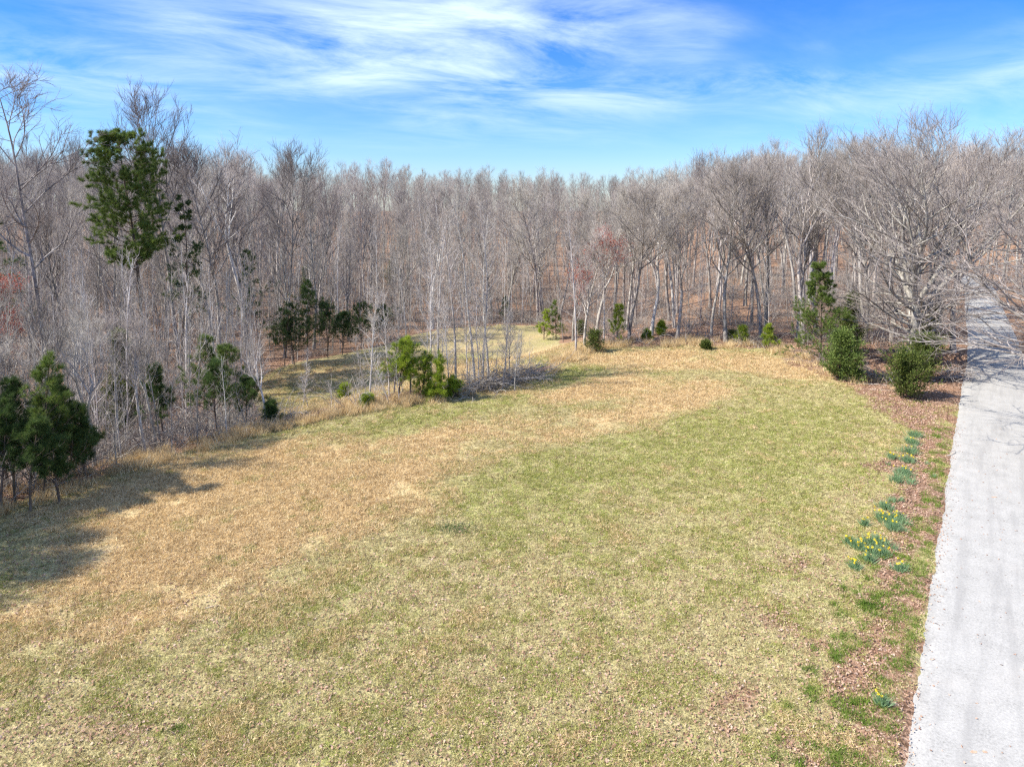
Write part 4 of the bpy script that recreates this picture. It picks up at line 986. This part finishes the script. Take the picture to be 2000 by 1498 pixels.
# ------------------------------------------------------------------ daffodils along the verge
def daffodil(seed, nleaf, nfl, R, H=0.32):
    rng = np.random.default_rng(seed); L, F = Geo(), Geo()
    a = np.c_[rng.normal(size=(nleaf, 2)) * R * 0.42, np.zeros(nleaf)]
    d = nrm(np.c_[a[:, :2] / R * 0.5 + rng.normal(size=(nleaf, 2)) * 0.25, np.ones(nleaf)])
    P, Rr = grow(rng, a, d, H * (0.7 + 0.5 * rng.random(nleaf)), np.full(nleaf, 0.011), np.full(nleaf, 0.003), 3, 0.08, 0, 0.25)
    L.tubes(P, Rr, 3)
    if nfl:
        b = np.c_[rng.normal(size=(nfl, 2)) * R * 0.5, np.zeros(nfl)]
        tip = b + np.c_[rng.normal(size=(nfl, 2)) * 0.04, H * (0.95 + 0.3 * rng.random(nfl))]
        L.cones(b, tip, np.full(nfl, 0.006))
        for k in range(6):                               # six petals and a trumpet each
            an = k * math.pi / 3; ax = nrm(rng.normal(size=(nfl, 3)) * 0.15 + np.array([-0.6, -0.6, 0.5]))
            e1 = nrm(np.cross(ax, np.array([[0, 0, 1.0]]))); e2 = np.cross(ax, e1)
            dd = e1 * math.cos(an) + e2 * math.sin(an)
            F.blades(tip, tip + dd * 0.055, 0.038, 0, rng)
        F.cones(tip + ax * 0.035, tip - ax * 0.01, np.full(nfl, 0.022))
    ms = [L.mesh('leaves', [M['daff']])]
    if nfl: ms.append(F.mesh('flowers', [M['yellow']], False))
    return ms
DF = [(1788, 848, 0.45, 0, 'dense leafy daffodil clump without flowers at the far end of the row'), (1782, 862, 0.4, 3, 'leafy daffodil clump second from the far end of the row'),
      (1776, 880, 0.5, 2, 'wide blue green daffodil clump touching the leaf strip near the far end'), (1772, 897, 0.4, 9, 'daffodil clump thick with yellow flowers below the far leafy clumps'),
      (1764, 921, 0.45, 8, 'daffodil clump with flowers on its left side, middle of the row'), (1742, 892, 0.2, 5, 'sparse daffodils standing off to the left of the row'),
      (1751, 936, 0.27, 0, 'compact dark green daffodil clump without flowers, mid row'), (1727, 988, 0.30, 1, 'compact round green daffodil clump alone above the flowering group'),
      (1722, 1008, 0.3, 12, 'flowering daffodil clump just below the compact round one'), (1735, 1018, 0.42, 10, 'broad flowering daffodil clump above the pink leaf patch'),
      (1752, 1010, 0.3, 4, 'daffodil clump at the right of the broad flowering one'), (1744, 1030, 0.3, 3, 'dark leafy daffodils directly below the broad flowering clump'),
      (1658, 1056, 0.2, 6, 'lone yellow daffodils at the left end of the lower group'), (1676, 1066, 0.34, 10, 'bright flowering daffodil clump in the lower group'),
      (1700, 1062, 0.32, 8, 'blue green daffodil clump in the middle of the lower group'), (1716, 1056, 0.34, 8, 'tall daffodil clump at the right of the lower group'),
      (1708, 1078, 0.34, 9, 'lowest flowering clump of the lower group'), (1724, 1078, 0.22, 3, 'small dark daffodil clump at the lower right of the group'),
      (1670, 1108, 0.16, 7, 'single tight bunch of yellow daffodils in straw grass below the group'), (1698, 1092, 0.2, 2, 'faint small daffodil clump under the lower group'),
      (1757, 1110, 0.22, 5, 'small daffodil clump near the lane edge grass'), (1722, 1378, 0.15, 4, 'tiny daffodil bunch near the lane in the foreground'),
      (1688, 1352 - 330, 0.15, 3, 'scattered daffodils left of the compact round clump')]
for i, (px, py, R, nf, lab) in enumerate(DF):
    x, y, z = at(px, py + 6)
    place_tree('daffodil_clump', daffodil(950 + i, int(50 + 380 * R), (nf * 3 + 3) // 4, R), x, y, lab, 'daffodils', 'daffodil clumps along the verge', parts=('leaves', 'flowers'))

dm_ = [daffodil(990 + k, 42, 0, 0.2)[0] for k in range(3)]
for k in range(26):
    f = rnd.random(); px = 1790 - 62 * f + 26 * rnd.normal(); py = 850 + 235 * f
    x, y, z = at(px, py); q = 0.6 + 0.5 * rnd.random()
    obj('daffodil_shoots', dm_[k % 3], loc=(x, y, z), rz=rnd.random() * 6.28, sc=q, label='small tuft of daffodil leaves without flowers between the larger clumps', category='daffodils', group='small leafy daffodil tufts along the verge')
# ------------------------------------------------------------------ small things
def weeds(px, py, R_, n, label, seed, mat='ggreen', h=0.16, name='weed_clump'):
    rng = np.random.default_rng(seed); G = Geo(); x, y, z = at(px, py)
    a = np.c_[rng.normal(size=(n, 2)) * R_ * 0.45, np.full(n, -0.02)]; a[:, 1] *= 0.5
    d = nrm(np.c_[rng.normal(size=(n, 2)) * 0.8, np.ones(n)])
    G.blades(a, a + d * (h * (0.5 + 0.8 * rng.random(n)))[:, None], 0.02, 0, rng)
    obj(name, G.mesh(name, [M[mat]], False), loc=(x, y, z), label=label, category='weeds')
M['weed'] = leaf_mat('weed_leaves', (0.05, 0.09, 0.03), (0.11, 0.18, 0.06), (0.22, 0.28, 0.13))
weeds(895, 1034, 1.3, 900, 'dark green weedy clump alone in the middle of the lawn', 1, 'weed')
weeds(1698, 1188, 0.55, 700, 'large bright green grass tuft in litter beside the lane', 2, 'gbright', 0.18, 'grass_tuft')
weeds(1680, 1374, 0.35, 400, 'bright green grass tuft left of the tiny foreground daffodils', 3, 'gbright', 0.16, 'grass_tuft')
weeds(350, 1428, 0.4, 300, 'fresh green grass tuft in the near lawn at the lower left', 4, 'gbright', 0.12, 'grass_tuft')
weeds(1590, 1465, 0.4, 350, 'green grass tuft at the bottom edge of the lawn near the lane', 5, 'gbright', 0.14, 'grass_tuft')
weeds(1168, 1214, 0.35, 260, 'small green grass tuft in the near middle of the lawn', 6, 'gbright', 0.11, 'grass_tuft')
M['rust'] = plain('rusty_iron', (0.12, 0.07, 0.045)); M['stick'] = plain('bleached_wood', (0.60, 0.53, 0.45)); M['stain'] = plain('rust_stain', (0.46, 0.33, 0.24)); M['darkleaf'] = plain('dark_leaf', (0.10, 0.05, 0.035))
def rod():
    G = Geo(); P = np.array([[[0, 0, -0.2], [0.01, 0, 0.35], [0.02, 0.01, 0.85]]]); G.tubes(P, np.full((1, 3), 0.022), 6)
    G.cones(P[:, -1], P[:, -1] + np.array([[0, 0, 0.03]]), np.array([0.03]))
    x, y, z = at(1851, 823); obj('marker_stake', G.mesh('marker_stake', [M['rust']]), loc=(x, y, z), label='short dark iron stake standing in the leaf strip beside the lane', category='stake')
rod()
def stick(px, py, L, ang, r, label, seed, name='fallen_stick', mat='stick', zadd=0.03):
    rng = np.random.default_rng(seed); G = Geo(); x, y, z = at(px, py)
    P, R = grow(rng, np.array([[0, 0, zadd]]), np.array([[math.cos(ang), math.sin(ang), 0.02]]), np.array([L]), np.array([r]), np.array([r * 0.4]), 7, 0.12, 0)
    P[:, :, 2] = np.clip(P[:, :, 2], zadd * 0.6, zadd + 0.06)
    G.tubes(P, R, 5); s, d, rr, t, p = spawn(rng, P, R, 4, 0.3, 0.95, 40, 8); d[:, 2] = np.abs(d[:, 2]) * 0.3
    G.cones(s, s + d * L * 0.3, np.full(4, r * 0.5))
    obj(name, G.mesh(name, [M[mat]]), loc=(x, y, z), label=label, category='stick')
stick(1848, 893, 1.0, 0.1, 0.03, 'bleached forked stick on the leaves at the lane edge', 1)
stick(1672, 750, 2.2, -0.4, 0.04, 'pale dead branch lying in front of the low cedar bush', 2)
stick(1700, 762, 1.8, 0.0, 0.03, 'thin pale stick on brown leaves left of the big cedar bush', 3)
stick(400, 1190, 0.5, 0.6, 0.015, 'short pale twig lying on the lawn at the lower left', 4)
stick(1735, 1198, 0.6, -0.4, 0.012, 'thin dark twig on the litter beside the bright grass tuft', 5, mat='rust')
def flatpatch(px, py, a, b, rz, mat, label, name, seed, cat, dz=0.0):
    rng = np.random.default_rng(seed); x, y, z = at(px, py); k = 18
    an = np.arange(k) * 2 * math.pi / k; r = 1 + 0.22 * rng.normal(size=k)
    V = np.c_[np.cos(an) * a * r, np.sin(an) * b * r]; c, s = math.cos(rz), math.sin(rz); V = np.c_[V[:, 0] * c - V[:, 1] * s, V[:, 0] * s + V[:, 1] * c]
    def lane_z(X_, Y_):
        o = ROAD_W / 2 - road_d(X_, Y_); u = np.clip(o / ROAD_W, 0, 1); return zfun(X_, Y_) + 0.035 + 0.05 * (1 - (2 * u - 1) ** 2)
    zz = lane_z(V[:, 0] + x, V[:, 1] + y) + 0.004 + dz - z
    zc_ = float(lane_z(np.array([x]), np.array([y]))[0]) + 0.004 + dz - z
    V3 = np.vstack([np.c_[V, zz], [[0, 0, zc_]]]); T = [(i, (i + 1) % k, k) for i in range(k)]
    obj(name, mesh_from(name, V3, tris=T, mats=[M[mat]]), loc=(x, y, z), label=label, category=cat)
flatpatch(1902, 1477, 0.085, 0.05, 0.1, 'stain', 'left of the paired rusty stains low on the lane', 'rust_stain', 1, 'stain')
flatpatch(1924, 1476, 0.06, 0.045, 0.1, 'stain', 'right of the paired rusty stains low on the lane', 'rust_stain', 2, 'stain')
flatpatch(1908, 1379, 0.04, 0.025, 0.0, 'stain', 'small rusty spot on the lane above the paired stains', 'rust_stain', 3, 'stain')
flatpatch(1942, 976, 0.14, 0.06, 0.0, 'stain', 'pale tan mark in the middle of the lane', 'rust_stain', 4, 'stain')
flatpatch(1957, 1307, 0.045, 0.014, -0.6, 'darkleaf', 'single dark leaf lying on the lane', 'dead_leaf', 5, 'leaf', 0.012)
flatpatch(1829, 1226, 0.045, 0.014, -0.4, 'darkleaf', 'single dark leaf near the left edge of the lane', 'dead_leaf', 6, 'leaf', 0.012)
print('objects', len(bpy.data.objects), 'far', len(far), 'sap', len(near_s), len(rest_s), 'brush', len(bp_))
